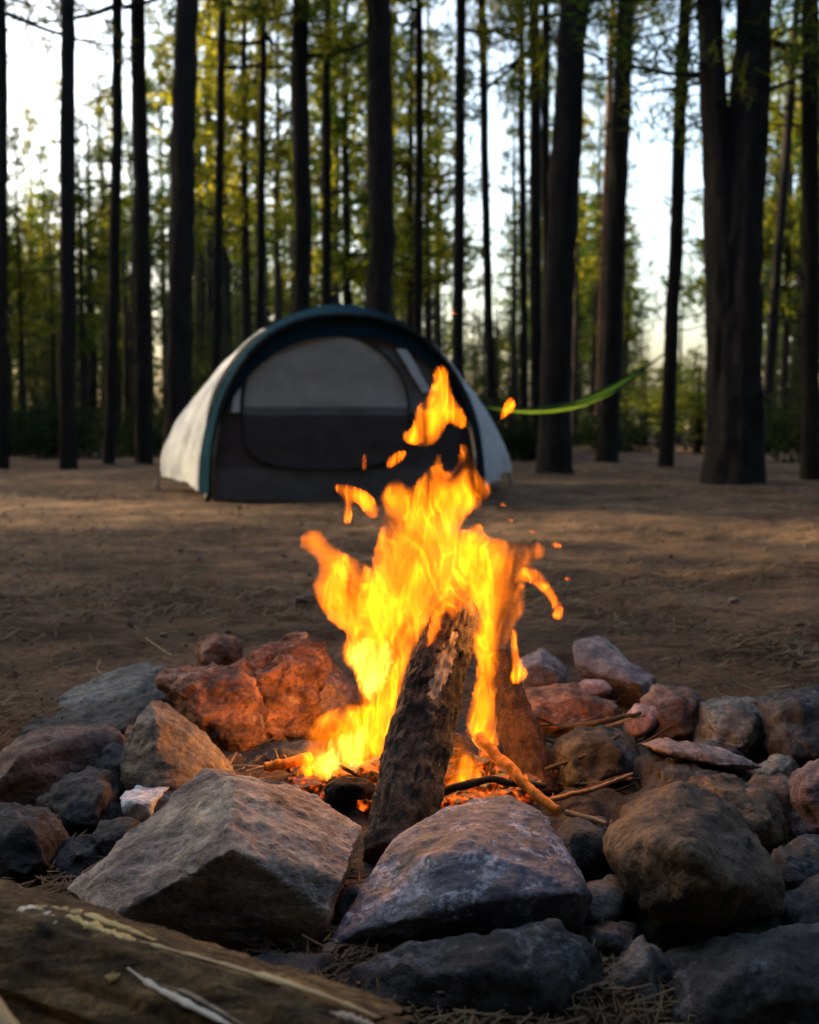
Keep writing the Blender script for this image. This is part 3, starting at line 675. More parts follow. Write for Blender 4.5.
def flame(name, outline, Y, mat, fat=1.0, bend=0.03, step=2.0, parent=None, seed=0, k=2):
    o = chaikin(outline, k)
    x0, y0 = o.min(0) - step; x1, y1 = o.max(0) + step
    gx = np.arange(x0, x1 + step, step); gy = np.arange(y0, y1 + step, step)
    X, Yp = np.meshgrid(gx, gy); pts = np.stack([X.ravel(), Yp.ravel()], 1)
    a = o; b = np.roll(o, -1, 0)
    inside = np.zeros(len(pts), bool); dist = np.full(len(pts), 1e9)
    for (ax, ay), (bx, by) in zip(a, b):
        c = (ay > pts[:, 1]) != (by > pts[:, 1])
        with np.errstate(divide='ignore', invalid='ignore'):
            xx = (bx - ax) * (pts[:, 1] - ay) / (by - ay) + ax
        inside ^= c & (pts[:, 0] < xx)
        d = np.array((bx - ax, by - ay)); L = d.dot(d) + 1e-12
        tt = np.clip(((pts - (ax, ay)) @ d) / L, 0, 1)
        dist = np.minimum(dist, np.hypot(*(pts - (ax, ay) - tt[:, None] * d).T))
    sd = np.where(inside, dist, 0)
    h = sd.reshape(X.shape)
    for _ in range(3):   # soften the medial ridge
        p = np.pad(h, 1); h = np.where(h > 0, (p[1:-1, 1:-1] * 2 + p[:-2, 1:-1] + p[2:, 1:-1] + p[1:-1, :-2] + p[1:-1, 2:]) / 6, 0)
    ny, nx = X.shape; ins = inside.reshape(ny, nx)
    cell = ins[:-1, :-1] | ins[1:, :-1] | ins[:-1, 1:] | ins[1:, 1:]
    use = np.zeros((ny, nx), bool)
    use[:-1, :-1] |= cell; use[1:, :-1] |= cell; use[:-1, 1:] |= cell; use[1:, 1:] |= cell
    idx = np.full((ny, nx), -1); idx[use] = np.arange(use.sum()); n = use.sum()
    xs, ys, hh = X[use], Yp[use], h[use]
    m_px = Y / F
    half = np.maximum(.03 * (hh * m_px * fat / .03) ** .8, 0.0002)
    half = 0.045 * np.tanh(half / 0.045)
    Q = np.stack([xs, ys, xs * 0], 1)
    mid = Y + bend * fbm(Q / 55.0 + seed, 2, seed)
    vf = np.array([tuple(at(x, y, yy)) for x, y, yy in zip(xs, ys, mid - half)])
    vb = np.array([tuple(at(x, y, yy)) for x, y, yy in zip(xs, ys, mid + half)])
    V = np.concatenate([vf, vb]); Fc = []
    J, I = np.nonzero(cell)
    A, B, C, D = idx[J, I], idx[J, I + 1], idx[J + 1, I + 1], idx[J + 1, I]
    Fc.append(np.stack([A, D, C, B], 1)); Fc.append(np.stack([A, B, C, D], 1) + n)
    cp = np.pad(cell, 1)
    for (dj, di, e0, e1) in ((-1, 0, (0, 0), (0, 1)), (0, 1, (0, 1), (1, 1)), (1, 0, (1, 1), (1, 0)), (0, -1, (1, 0), (0, 0))):
        bd = cell & ~cp[1 + dj:1 + dj + cell.shape[0], 1 + di:1 + di + cell.shape[1]]
        J, I = np.nonzero(bd)
        p0 = idx[J + e0[0], I + e0[1]]; p1 = idx[J + e1[0], I + e1[1]]
        Fc.append(np.stack([p0, p1, p1 + n, p0 + n], 1))
    c = np.array([V[:, 0].mean(), V[:, 1].mean(), V[:, 2].min()])
    if parent is not None: c = np.array(parent.location)
    me = fast_mesh('flame', V - c, np.concatenate(Fc), True)
    return link(name, me, MAT[mat], parent, None if parent is not None else Vector(c))

fl = thing('campfire_flame', 'tall bright yellow and orange campfire flames rising around the leaning log', 'flame', at(415, 790, 1.55))
flame('flame_tongue', [(397, 478), (404, 482), (413, 488), (420, 478), (434, 466), (439, 449), (442, 469), (452, 474), (459, 462), (461, 443), (467, 446), (472, 462), (480, 476), (494, 488), (484, 502),
      (466, 516), (458, 533), (461, 548), (452, 562), (456, 580), (449, 600), (428, 622), (416, 645), (404, 672), (398, 700), (392, 725), (384, 748), (377, 772), (368, 792), (358, 785), (352, 760), (360, 725), (360, 695),
      (352, 664), (366, 640), (372, 617), (366, 595), (372, 564), (377, 540), (386, 514), (380, 498), (386, 485)], 1.58, 'flame', 0.95, parent=fl, seed=1)
flame('flame_tongue', [(299, 540), (306, 531), (320, 529), (329, 545), (350, 556), (371, 567), (384, 590), (388, 620), (378, 650), (370, 680), (376, 710), (366, 730), (355, 712), (360, 690), (355, 672), (343, 662), (341, 648), (350, 634), (330, 622), (317, 602),
      (311, 586), (320, 574), (317, 557), (302, 550)], 1.56, 'flame', 0.9, parent=fl, seed=2)
flame('flame_tongue', [(352, 704), (366, 708), (378, 690), (390, 668), (404, 650), (412, 640), (404, 680), (396, 712), (384, 745), (372, 792), (360, 782), (350, 772), (330, 776), (303, 783), (285, 780), (300, 765), (305, 745), (309, 730), (318, 716), (336, 708)], 1.50, 'flame', 0.8, parent=fl, seed=3)
flame('flame_tongue', [(458, 533), (470, 529), (480, 521), (484, 536), (497, 538), (516, 543), (535, 540), (546, 548), (543, 560), (528, 567), (526, 580), (523, 598), (525, 612), (516, 621), (511, 636), (501, 655), (497, 683), (494, 704), (497, 728), (500, 747), (487, 751),
      (470, 738), (464, 728), (474, 692), (479, 661), (474, 640), (478, 617), (466, 604), (460, 580), (452, 556)], 1.54, 'flame', 0.95, parent=fl, seed=4)
flame('flame_tongue', [(520, 568), (535, 567), (546, 578), (556, 593), (564, 610), (561, 621), (552, 618), (554, 608), (544, 592), (530, 582), (520, 582)], 1.52, 'flame_thin', 1.1, parent=fl, seed=5, step=1.5)
flame('flame_tongue', [(512, 628), (517, 630), (517, 650), (523, 666), (529, 674), (516, 686), (509, 679), (513, 668), (510, 650)], 1.50, 'flame_thin', 1.2, parent=fl, seed=6, step=1.5)
flame('flame_tongue', [(442, 787), (444, 762), (452, 744), (459, 730), (466, 742), (474, 750), (482, 770), (484, 786), (472, 780), (466, 790), (452, 786)], 1.47, 'flame', 1.0, parent=fl, seed=7)
flame('flame_tongue', [(350, 640), (372, 636), (394, 644), (392, 668), (382, 690), (372, 706), (360, 690), (356, 672), (344, 662)], 1.545, 'flame_hot', .5, parent=fl, seed=8)
flame('flame_tongue', [(312, 770), (322, 745), (340, 735), (360, 728), (372, 712), (380, 716), (366, 748), (352, 764), (336, 776), (322, 782)], 1.47, 'flame_hot', .35, parent=fl, seed=9)

flame('flame_tongue', [(440, 545), (456, 528), (476, 530), (490, 548), (492, 585), (486, 618), (480, 600), (472, 622), (463, 603), (452, 626), (447, 606), (436, 640), (424, 660), (428, 628), (434, 590)], 1.44, 'flame_thin', 0.6, parent=fl, seed=31)
flame('flame_tongue', [(470, 640), (478, 616), (490, 612), (500, 640), (496, 680), (490, 715), (480, 740), (470, 735), (473, 700), (476, 668)], 1.47, 'flame', 0.8, parent=fl, seed=32)
FG = 'loose flames torn off the fire'
tag(flame('flame', [(434, 369), (441, 365), (448, 369), (449, 384), (454, 400), (464, 410), (468, 426), (459, 429), (447, 421), (441, 436), (432, 446), (418, 446), (403, 442), (402, 433), (413, 429), (416, 407), (425, 400), (432, 388)], 1.58, 'flame', 0.9, seed=11, step=1.5),
    'large orange flame torn off at the very top of the fire', 'flame', FG)
tag(flame('flame', [(385, 464), (391, 455), (404, 449), (407, 455), (397, 465), (388, 469)], 1.58, 'flame_thin', 1.1, seed=12, step=1.2), 'small almond shaped flame just above the main fire', 'flame', FG)
tag(flame('flame', [(331, 486), (344, 483), (358, 488), (369, 492), (380, 508), (377, 519), (366, 517), (359, 503), (351, 502), (353, 520), (346, 526), (342, 517), (346, 500)], 1.57, 'flame_thin', 0.9, seed=13, step=1.2), 'ragged hooked flame left of the main fire, above the left tongue', 'flame', FG)
tag(flame('flame', [(362, 470), (362, 456), (365, 453), (367, 458), (366, 470)], 1.57, 'flame_thin', 1.2, seed=14, step=1.0), 'tiny upright flame before the tent door', 'flame', FG)
tag(flame('flame', [(499, 421), (503, 405), (510, 395), (516, 402), (514, 412), (506, 416)], 1.57, 'flame_thin', 1.0, seed=15, step=1.0), 'small flame flying in front of the green hammock', 'flame', FG)
SG = 'sparks around the fire'
for i, (x, y, r, lb) in enumerate([(509, 520, 4, 'round spark above the right flame tongue, nearer the fire'), (532, 532, 4, 'round spark above the right flame tongue, farther right'), (568, 579, 3.5, 'tiny spark right of the curling flame'),
                                   (453, 313, 4, 'reddish spark high above the tent roof'), (556, 545, 6, 'faint smear of flame at the tip of the right tongue'), (503, 505, 3, 'dim spark right of the upper flames')]):
    ol = [(x + r * .9 * math.cos(a) + r * .35 * math.sin(a), y + r * .5 * math.sin(a)) for a in np.linspace(0, 2 * math.pi, 9)[:-1]]
    tag(flame('spark', ol, 1.56, 'flame_thin', 0.8, seed=20 + i, step=1.0, k=1), lb, 'spark', SG)

def lamp(loc, e, r):
    l = bpy.data.lights.new('fire_glow', 'POINT'); l.energy = e; l.color = (1.0, .42, .10); l.shadow_soft_size = r
    o = bpy.data.objects.new('fire_glow', l); COL.objects.link(o); o.location = loc; return o
LAMP = 1.75
lamp(at(372, 655, 1.56), LAMP * .45, .05)
lamp(at(345, 750, 1.53), LAMP * .3, .03)
lamp(at(510, 610, 1.47), LAMP * .30, .06)
lamp(at(470, 745, 1.44), LAMP * .06, .03)

# ----------------------------------------------------------------- tent
TB = Vector(((346.5 - CX) / F * 7.15, 7.15, 0)); TROT = R(7.0)
tent = thing('tent', 'grey dome tent with white and dark teal rain fly, standing behind the fire', 'tent', TB, None, TROT)
DEP = 2.1
def prof(v):
    k = max(1 - abs(v - DEP / 2) / (DEP / 2), 0.0)
    w = 0.88 + 0.42 * k ** 1.15; h = 1.20 + 0.15 * math.sin(math.pi * min(max(v / DEP, 0), 1)); zb = 0.02 + 0.13 * k ** 1.1
    n = 2.35 - 0.85 * k
    return w, h, zb, n
def fly_pt(u, v, off=0.0):
    w, h, zb, n = prof(v)
    c, s = math.cos(u), math.sin(u)
    x = (w + off) * math.copysign(abs(c) ** (2 / n), c)
    z = zb + (h + off - zb) * abs(s) ** (2 / n)
    return (-x, v, z)
def fly_sheet(u0, u1, v0, v1, nu, nv, off=0.0, wr=0.0, seed=0):
    V = []
    for j in range(nv + 1):
        v = v0 + (v1 - v0) * j / nv
        for i in range(nu + 1):
            V.append(fly_pt(u0 + (u1 - u0) * i / nu, v, off))
    V = np.array(V)
    if wr:
        Q = V * np.array([1.5, 9, 1.2]); V = V + (np.stack([fbm(Q, 3, seed), 0 * V[:, 0], .5 * fbm(Q, 3, seed + 1)], 1) * wr)
    q = [(j * (nu + 1) + i, j * (nu + 1) + i + 1, (j + 1) * (nu + 1) + i + 1, (j + 1) * (nu + 1) + i) for j in range(nv) for i in range(nu)]
    # cloth has two faces: give it a thin back
    n = len(V); c = np.array((0, DEP / 2, .3)); inn = V + (c - V) / np.linalg.norm(c - V, axis=1, keepdims=True) * .004
    q = np.array(q); q2 = q[:, ::-1] + n
    return np.concatenate([V, inn]), np.concatenate([q, q2])
PI = math.pi
US = 0.335 * PI
def part(name, V, q, mat, smooth=True): return link(name, fast_mesh(name, V, q, smooth), MAT[mat], tent)
part('fly_panel', *fly_sheet(0.0, US, 0.25, DEP, 40, 60, 0, 0.040, 1), 'fly_white')['label'] = 'sunlit white side panel of the rain fly, left'
part('fly_panel', *fly_sheet(PI - US, PI, 0.25, DEP, 40, 60, 0, 0.028, 2), 'fly_white')['label'] = 'shaded bluish white side panel of the rain fly, right'
part('fly_roof', *fly_sheet(US, PI - US, 0.22, DEP, 50, 50, 0.002, 0.006, 3), 'fly_teal')
part('fly_trim', *fly_sheet(0.0, PI, -0.04, 0.26, 120, 16, 0.004, 0.004, 4), 'fly_teal')
def brow():
    V = []; nu, nr = 90, 8
    for j in range(nr + 1):
        for i in range(nu + 1):
            u = PI * (.10 + .80 * i / nu); x, _, z = fly_pt(u, 0.0)
            r = 1.0 - (.005 + .115 * j / nr * (math.sin(PI * i / nu) ** .6))
            V.append((x * r, wall_y(x, z) - .045, .02 + (z - .02) * r))
    V = np.array(V); q = np.array([(j * (nu + 1) + i, j * (nu + 1) + i + 1, (j + 1) * (nu + 1) + i + 1, (j + 1) * (nu + 1) + i) for j in range(nr) for i in range(nu)])
    part('fly_brow', np.concatenate([V, V + np.array((0, .004, 0))]), np.concatenate([q, q[:, ::-1] + len(V)]), 'fly_teal')
# pole sleeve along the front arch
mb = MB(); mb.add(*tube([fly_pt(u, -0.03, -.01) for u in np.linspace(0, PI, 70)], .012, 8)); part('pole', *mb.arrays(), 'black')
mb = MB(); mb.add(*tube([fly_pt(u, DEP / 2, -.03) for u in np.linspace(0.03, PI - .03, 70)], .010, 8)); part('pole', *mb.arrays(), 'black')
# inner body
def arch_x(z, sc=0.975):
    w, h, zb, n = prof(0.0); h *= .985; w *= sc
    t = min(max(z / h, 0), 1); return w * (1 - t ** n) ** (1 / n)
def wall_y(x, z): return 0.035 - 0.03 * math.cos(x * 1.7) + 0.045 * z
def wall(z0, z1, xa=None, xb=None, nz=24, nx=40, off=0.0, clip=None):
    V = []; 
    for j in range(nz + 1):
        z = z0 + (z1 - z0) * j / nz
        l, r = -arch_x(z), arch_x(z)
        if clip is not None:
            l2, r2 = clip(z); l, r = max(l, l2), min(r, r2)
        for i in range(nx + 1):
            x = l + (r - l) * i / nx; V.append((x, wall_y(x, z) - off, z))
    V = np.array(V); V[:, 1] += .012 * fbm(V * np.array([3, 1, 4]), 3, 8)
    q = np.array([(j * (nx + 1) + i, j * (nx + 1) + i + 1, (j + 1) * (nx + 1) + i + 1, (j + 1) * (nx + 1) + i) for j in range(nz) for i in range(nx)])
    return V, q
HT = 1.20 * .985
part('front_wall', *wall(0.56, HT * .997, nz=40), 'mesh_grey')
part('lower_wall', *wall(0.20, 0.565, off=.004), 'dark_grey')
part('tub', *wall(0.0, 0.205, off=.008), 'tub_grey')
# door outline (metres from the middle of the front)
DO = [(-.65, .36), (-.665, .60), (-.625, .83), (-.50, .98), (-.32, 1.05), (-.05, 1.065), (.16, 1.01), (.31, .88), (.395, .70), (.41, .48), (.36, .32), (.20, .235), (-.08, .205), (-.36, .215), (-.56, .265)]
dp = smooth_path(DO + [DO[0]], 120)
def door_clip(z):
    xs = []
    for (x0, z0), (x1, z1) in zip(dp[:-1], dp[1:]):
        if (z0 - z) * (z1 - z) <= 0 and z0 != z1: xs.append(x0 + (x1 - x0) * (z - z0) / (z1 - z0))
    return (min(xs), max(xs)) if xs else (-.1, .1)
brow()
zs0, zs1 = dp[:, 1].min() + .004, dp[:, 1].max() - .004
part('door', *wall(0.60, zs1, off=.016, clip=door_clip, nz=30), 'door_grey')['label'] = 'light grey upper door panel'
part('door', *wall(0.545, 0.605, off=.018, clip=door_clip, nz=6), 'mesh_grey')['label'] = 'band of folded mesh across the door'
part('door', *wall(zs0, 0.55, off=.020, clip=door_clip, nz=24), 'dark_grey')['label'] = 'dark lower door panel'
mb = MB(); mb.add(*tube([(x, wall_y(x, z) - .028, z) for x, z in dp], .008, 8, caps=False)); part('zipper', *mb.arrays(), 'black')
# white slivers either side of the door; left one paints sunlight on inner fabric
def sliver(poly, nm):
    bm = bmesh.new(); f = [bm.verts.new((x, wall_y(x, z) - .034, z)) for x, z in poly]; bm.faces.new(f)
    r = bmesh.ops.extrude_face_region(bm, geom=bm.faces[:])
    for e in r['geom']:
        if isinstance(e, bmesh.types.BMVert): e.co.y += .008
    me = bpy.data.meshes.new(nm); bm.to_mesh(me); bm.free(); link(nm, me, MAT['fly_white'], tent)
sliver([(-.735, .57), (-.685, .57), (-.665, .84), (-.69, .86)], 'white_sliver')
sliver([(.33, .98), (.40, .98), (.56, .70), (.50, .70)], 'white_sliver')
# tub sides going back
for sg in (-1, 1):
    V = []; n = 20
    for j in range(n + 1):
        v = 0.09 + (DEP - .18) * j / n
        V += [(sg * .86, v, 0.0), (sg * .84, v, .30)]
    q = [(j * 2, j * 2 + 1, j * 2 + 3, j * 2 + 2) for j in range(n)]
    part('tub_side', np.array(V), np.array(q), 'dark_grey')
for sgn in (-1, 1):
    w, h, zb, n_ = prof(DEP / 2)
    tip = np.array((sgn * (w - .01), DEP / 2, zb)); gp = tip + np.array((sgn * .03, 0, -zb + .01))
    mb = MB(); mb.add(*tube([tip, gp], .006, 6)); part('guy_line', *mb.arrays(), 'black')
    mb = MB(); mb.add(*tube([gp + np.array((0, 0, -.05)), gp + np.array((0, 0, .045)), gp + np.array((sgn * .02, 0, .05))], .007, 8)); part('stake', *mb.arrays(), 'metal')
    mb = MB(); mb.add(*tube([(sgn * .90, -.01, 0.0), (sgn * .885, 0, .05)], .022, 10)); part('pole_foot', *mb.arrays(), 'black')

# ----------------------------------------------------------------- hammock
def hammock():
    px = [(484, 407, 9.0), (515, 412.5, 9.25), (545, 413, 9.5), (578, 407.5, 9.8), (612, 392, 10.1), (646, 368, 10.4)]
    pth = smooth_path([at(*p) for p in px], 60); s = np.linspace(0, 1, 60)
    base = pth[0]; ham = thing('hammock', 'lime green hammock strung between the pines right of the tent', 'hammock', Vector(base))
    d = pth[-1] - pth[0]; side = np.cross(d, (0, 0, 1)); side /= np.linalg.norm(side)
    hw = .012 + .085 * np.sin(math.pi * s) ** .8
    V = []; nx = 14
    for p, w, ss in zip(pth, hw, s):
        rise = .008 + .022 * math.sin(math.pi * min(ss * .62 + .38 * ss * ss, 1))
        for i in range(nx + 1):
            a = -1 + 2 * i / nx; V.append(p + side * (w * math.sin(a * 1.35) / math.sin(1.35)) + np.array((0, 0, rise * 1.5 * a * a)))
    V = np.array(V)
    q = np.array([(j * (nx + 1) + i, j * (nx + 1) + i + 1, (j + 1) * (nx + 1) + i + 1, (j + 1) * (nx + 1) + i) for j in range(59) for i in range(nx)])
    me = fast_mesh('cloth', V - base, q, True)
    link('cloth', me, MAT['ham_green'], ham)
    e = np.concatenate([V.reshape(60, nx + 1, 3)[:, 0]]); mb = MB(); mb.add(*tube(e - base, .012, 6)); link('hem', mb.mesh('hem'), MAT['ham_dark'], ham)
    e = V.reshape(60, nx + 1, 3)[:, -1]; mb = MB(); mb.add(*tube(e - base, .012, 6)); link('hem', mb.mesh('hem'), MAT['ham_dark'], ham)
    for a, b in ((pth[0], at(458, 398, 10.6)), (pth[-1], at(664, 354, 11.2))):
        mb = MB(); mb.add(*tube([a - base, np.array(b) - base], .011, 6)); link('strap', mb.mesh('strap'), MAT['strap'], ham)
hammock()

# ----------------------------------------------------------------- trees
def crown_arrays(seed, h, rmax, nb, tufts, blades, bl, bw, prof_pow=0.8, droop=0.15):
    """limbs (tubes) and needles (blades) of one conifer crown, z from 0 to h"""
    rng = np.random.default_rng(seed); limbs = MB(); cs = []; dirs = []
    for b in range(nb):
        t = rng.uniform(0, 1) ** 0.9; z = t * h
        L = rmax * ((1 - t) ** prof_pow * .92 + .08) * rng.uniform(.45, 1.15); az = rng.uniform(0, 2 * PI)
        up = rng.uniform(-.25, .35) - droop
        k = np.linspace(0, 1, 5)
        d = np.array((math.cos(az), math.sin(az), 0)); sd = np.array((-d[1], d[0], 0)) * rng.uniform(-.2, .2)
        pth = np.outer(k * L, d) + np.outer(k ** 2 * L, sd) + np.stack([0 * k, 0 * k, z + up * L * k + .22 * L * k ** 2], 1)
        limbs.add(*tube(pth, np.linspace(.012 + .010 * L, .004, 5), 4, caps=False))
        m = max(2, int(tufts * L / rmax * rng.uniform(.6, 1.3)))
        kk = rng.uniform(.25, 1.05, m); base = np.stack([np.interp(kk, k, pth[:, i]) for i in range(3)], 1)
        sp = .16 * L + .05
        base += rng.normal(0, 1, (m, 3)) * np.array((sp, sp, sp * .45))
        cs.append(base); dirs.append(np.repeat((d * .6 + np.array((0, 0, .35)))[None], m, 0))
    C = np.concatenate(cs); D = np.concatenate(dirs)
    C = np.repeat(C, blades, 0); D = np.repeat(D, blades, 0)
    n = len(C); v = D + rng.normal(0, .75, (n, 3)); v /= np.linalg.norm(v, axis=1, keepdims=True)
    s = np.cross(v, rng.normal(0, 1, (n, 3))); s /= np.linalg.norm(s, axis=1, keepdims=True) + 1e-9
    ln = bl * rng.uniform(.6, 1.3, n)[:, None]; wd = bw * rng.uniform(.6, 1.3, n)[:, None]
    C = C + rng.normal(0, bl * .25, (n, 3))
    V = np.stack([C - s * wd * .35, C + s * wd * .35, C + v * ln * .6 + s * wd * .5, C + v * ln * 1.0 - s * wd * .3], 1).reshape(-1, 3)
    Fc = np.arange(n * 4).reshape(-1, 4)
    return limbs.arrays(), (V, Fc)

def trunk_tube(h, r0, r1, seed, sides=12, n=40, lean=(0, 0)):
    z = np.linspace(-.15, h, n); rng = np.random.default_rng(seed)
    wob = np.cumsum(rng.normal(0, .012, (n, 2)), 0) * .6; wob -= wob[0]
    pth = np.stack([wob[:, 0] + lean[0] * z, wob[:, 1] + lean[1] * z, z], 1)
    rad = np.interp(z, [-.15, .25, h], [r0 * 1.18, r0, r1])
    return tube(pth, rad, sides, rough=lambda V, a: .10 * fbm(np.stack([np.cos(a) * 2.2, np.sin(a) * 2.2, V[:, 2] * 1.1], 1), 3, seed))

# mid-distance pines: eight kinds of crown and trunk, shared by the copies
KIND = []
for k in range(8):
    H_ = [7.5, 9.5, 8.5, 10.5, 7.0, 9.0, 11.0, 8.0][k]
    cb = H_ * [.28, .34, .22, .40, .18, .30, .38, .25][k]
    lim, ndl = crown_arrays(100 + k, H_ - cb, [1.25, 1.0, 1.4, 1.15, 1.2, .95, 1.3, 1.5][k], 62, 11, 8, .19, .038)
    tr = MB(); tr.add(*trunk_tube(H_ * .98, .085 + .006 * k, .015, 40 + k)); lv = lim[0].copy(); lv[:, 2] += cb; tr.add(lv, lim[1])
    # dead twigs below the crown
    rng = random.Random(k)
    for i in range(16):
        z = rng.uniform(.8, cb); a = rng.uniform(0, 2 * PI); L = rng.uniform(.2, .7)
        tr.add(*tube([(0, 0, z), (math.cos(a) * L * .5, math.sin(a) * L * .5, z + .02), (math.cos(a) * L, math.sin(a) * L, z + rng.uniform(-.2, .15))], [.012, .008, .004], 4, caps=False))
    nv = ndl[0].copy(); nv[:, 2] += cb
    me_t = tr.mesh('pine_trunk'); me_t.materials.append(MAT['bark_far'])
    me_c = fast_mesh('pine_crown', nv, ndl[1]); me_c.materials.append(MAT['needles'])
    KIND.append((H_, me_t, me_c, nv, ndl[1], tr.arrays()))

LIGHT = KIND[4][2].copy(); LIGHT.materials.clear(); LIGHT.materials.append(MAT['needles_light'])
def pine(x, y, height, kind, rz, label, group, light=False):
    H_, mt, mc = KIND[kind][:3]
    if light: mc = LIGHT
    t = thing('pine_tree', label, 'tree', (x, y, -.03), group, rz); s = height / H_
    sx = s * (1 if s > .8 else 1.0); t.scale = (max(sx, .45), max(sx, .45), s)
    o = bpy.data.objects.new('trunk', mt); COL.objects.link(o); o.parent = t
    o = bpy.data.objects.new('crown', mc); COL.objects.link(o); o.parent = t
    return t

# foreground and middle trunks read off the photograph: (top px, base px, width px, base py, label, bark)
TRUNKS = [
    (2, 3, 11, 470, 'dark pine trunk at the left edge of the picture', 0),
    (68, 69, 15, 470, 'straight dark pine with a knobbly trunk, second from the left edge', 0),
    (117, 109, 11, 467, 'slender dark pine, left one of the close pair between two thicker trunks', 0),
    (138, 144, 16, 466, 'dark pine, right one of the close pair left of the tent', 0),
    (188, 176, 25, 472, 'thick dark pine just left of the tent', 0),
    (222, 215, 9, 458, 'thin pine rising behind the left shoulder of the tent', 0),
    (263, 259, 8, 456, 'very thin pine behind the teal edge of the tent, left of a thicker one', 0),
    (299, 303, 18, 464, 'straight pine rising behind the tent roof, left of centre', 0),
    (327, 326, 9, 456, 'thin pine between the two thicker trunks behind the tent roof', 0),
    (377, 384, 26, 466, 'thickest dark pine rising behind the top of the tent', 0),
    (419, 418, 9, 456, 'thin pine just right of the thickest trunk behind the tent', 0),
    (461, 457, 11, 462, 'knobbly pine with many dead twigs against the sky, above the right tent panel', 0),
    (482, 492, 9, 460, 'slim leaning pine right of the twiggy one, left of the hammock middle', 0),
    (520, 525, 8, 456, 'thinnest of the cluster of pines above the hammock, leftmost', 0),
    (534, 537, 12, 460, 'dark pine second from left in the cluster above the hammock', 0),
    (546, 548, 9, 458, 'thin pine pressed against the left side of the thick one above the hammock', 0),
    (571, 554, 31, 474, 'thick dark pine crossed by the middle of the hammock', 0),
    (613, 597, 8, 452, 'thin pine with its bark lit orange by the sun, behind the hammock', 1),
    (627, 607, 19, 463, 'leaning dark pine right beside the sunlit orange trunk', 0),
    (686, 666, 14, 466, 'lone slanting pine standing in the bright gap, right of the hammock', 0),
    (797, 763, 10, 452, 'thin pine leaning right, close beside the massive forked pine', 0),
    (811, 811, 17, 478, 'dark pine at the right edge of the picture', 0),
]
crown_src = []
for k in range(4):
    lim, ndl = crown_arrays(500 + k, 7.0, [1.5, 1.2, 1.7, 1.35][k], 60, 15, 14, .15, .020)
    mb = MB(); mb.add(*ndl); mb.add(*lim); mc = mb.mesh('near_crown', False); mc.materials.append(MAT['needles']); mc.materials.append(MAT['bark'])
    mi = np.zeros(len(mc.polygons), np.int32); mi[len(ndl[1]):] = 1; mc.polygons.foreach_set('material_index', mi)
    crown_src.append(mc)
for i, (tx, bx, wpx, bpy_, lab, bk) in enumerate(TRUNKS):
    Y = ground_Y(bpy_); a = at(bx, bpy_, Y); b = at(tx, 0, Y); d = b - a; a.z = 0
    sl = Vector((d.x / d.z, 0, 1)); r0 = wpx / 2 / F * Y; Hh = 11.5 + (i * 37 % 5) * .7
    t = thing('pine_tree', lab, 'tree', (a.x, a.y, -.02), 'pines at the edge of the clearing')
    n = 90; rng = np.random.default_rng(300 + i)
    z = np.concatenate([np.linspace(-.1, 6, 70), np.linspace(6.3, Hh, 20)])
    wob = np.cumsum(rng.normal(0, .006, n)); wob -= np.linspace(wob[0], wob[-1], n)
    pth = np.stack([sl.x * z + wob * r0 * 5, wob * .3, z], 1); rad = r0 * np.interp(z, [-.1, .12, .5, 5, Hh], [1.35, 1.12, 1.0, .86, .25])
    mb = MB(); mb.add(*tube(pth, rad, 20, rough=lambda V, an: .13 * ridged(np.stack([np.cos(an) * 2.6, np.sin(an) * 2.6, V[:, 2] * 1.6], 1), 3, i) - .08 + .05 * fbm(V * 9, 2, i)))
    nt = 34 if i == 11 else 20
    for k in range(nt):
        zz = rng.uniform(1.2 if i != 11 else .5, 5.4); an = rng.uniform(0, 2 * PI); L = rng.uniform(.08, .45) if k % 4 else rng.uniform(.4, .9)
        if i == 11: L *= .6
        c = np.array((sl.x * zz, 0, zz)); dd = np.array((math.cos(an), math.sin(an), rng.uniform(-.35, .45)))
        mid = c + dd * L * .5 + np.array((0, 0, rng.uniform(-.05, .08))); e = c + dd * L + np.array((0, 0, rng.uniform(-.1, .15)))
        mb.add(*tube([c, mid, e], [.012, .008, .004], 5, caps=False))
    link('trunk', mb.mesh('trunk'), MAT['bark_sunlit'] if bk else MAT['bark'], t)
    mc = crown_src[i % 4]; cz = 4.3 + (i * 53 % 7) * .3; sc_ = (Hh + .4 - cz) / 7.0
    for nme, m_ in (('crown', mc),):
        o = bpy.data.objects.new(nme, m_); COL.objects.link(o); o.parent = t
        o.scale = (1.05, 1.05, sc_); o.location = (sl.x * (cz + 2), 0, cz); o.rotation_euler = (0, 0, i * 1.7)

# the massive forked pine
Y = ground_Y(481); a = at(733, 481, Y); a.z = 0
t = thing('pine_tree', 'massive forked pine with two stems parting high up, right side', 'tree', (a.x, a.y, -.02), 'pines at the edge of the clearing')
def stem(pix, ws, seed, top):
    ps = [at(x, y, Y) - Vector(a) for x, y in pix]; ps[0].z = -.1 if pix[0][1] > 470 else ps[0].z
    d = (ps[-1] - ps[-2]).normalized(); ps.append(ps[-1] + d * (top - ps[-1].z))
    rad = [w / 2 / F * Y for w in ws] + [.05]
    Pth = smooth_path(ps, 110); lens = np.linalg.norm(np.diff(np.array([tuple(p) for p in ps]), axis=0), axis=1)
    rr = np.interp(np.linspace(0, len(ps) - 1, 110), range(len(ps)), rad)
    return tube(Pth, rr, 26, rough=lambda V, an: .13 * ridged(np.stack([np.cos(an) * 3.5, np.sin(an) * 3.5, V[:, 2] * 1.8], 1), 3, seed) - .08)
mb = MB(); mb.add(*stem([(734, 482), (735, 455), (736, 400), (738, 330), (739, 250), (746, 150), (752, 60), (754, 0)], [64, 54, 50, 47, 45, 38, 34, 32], 4, 12))
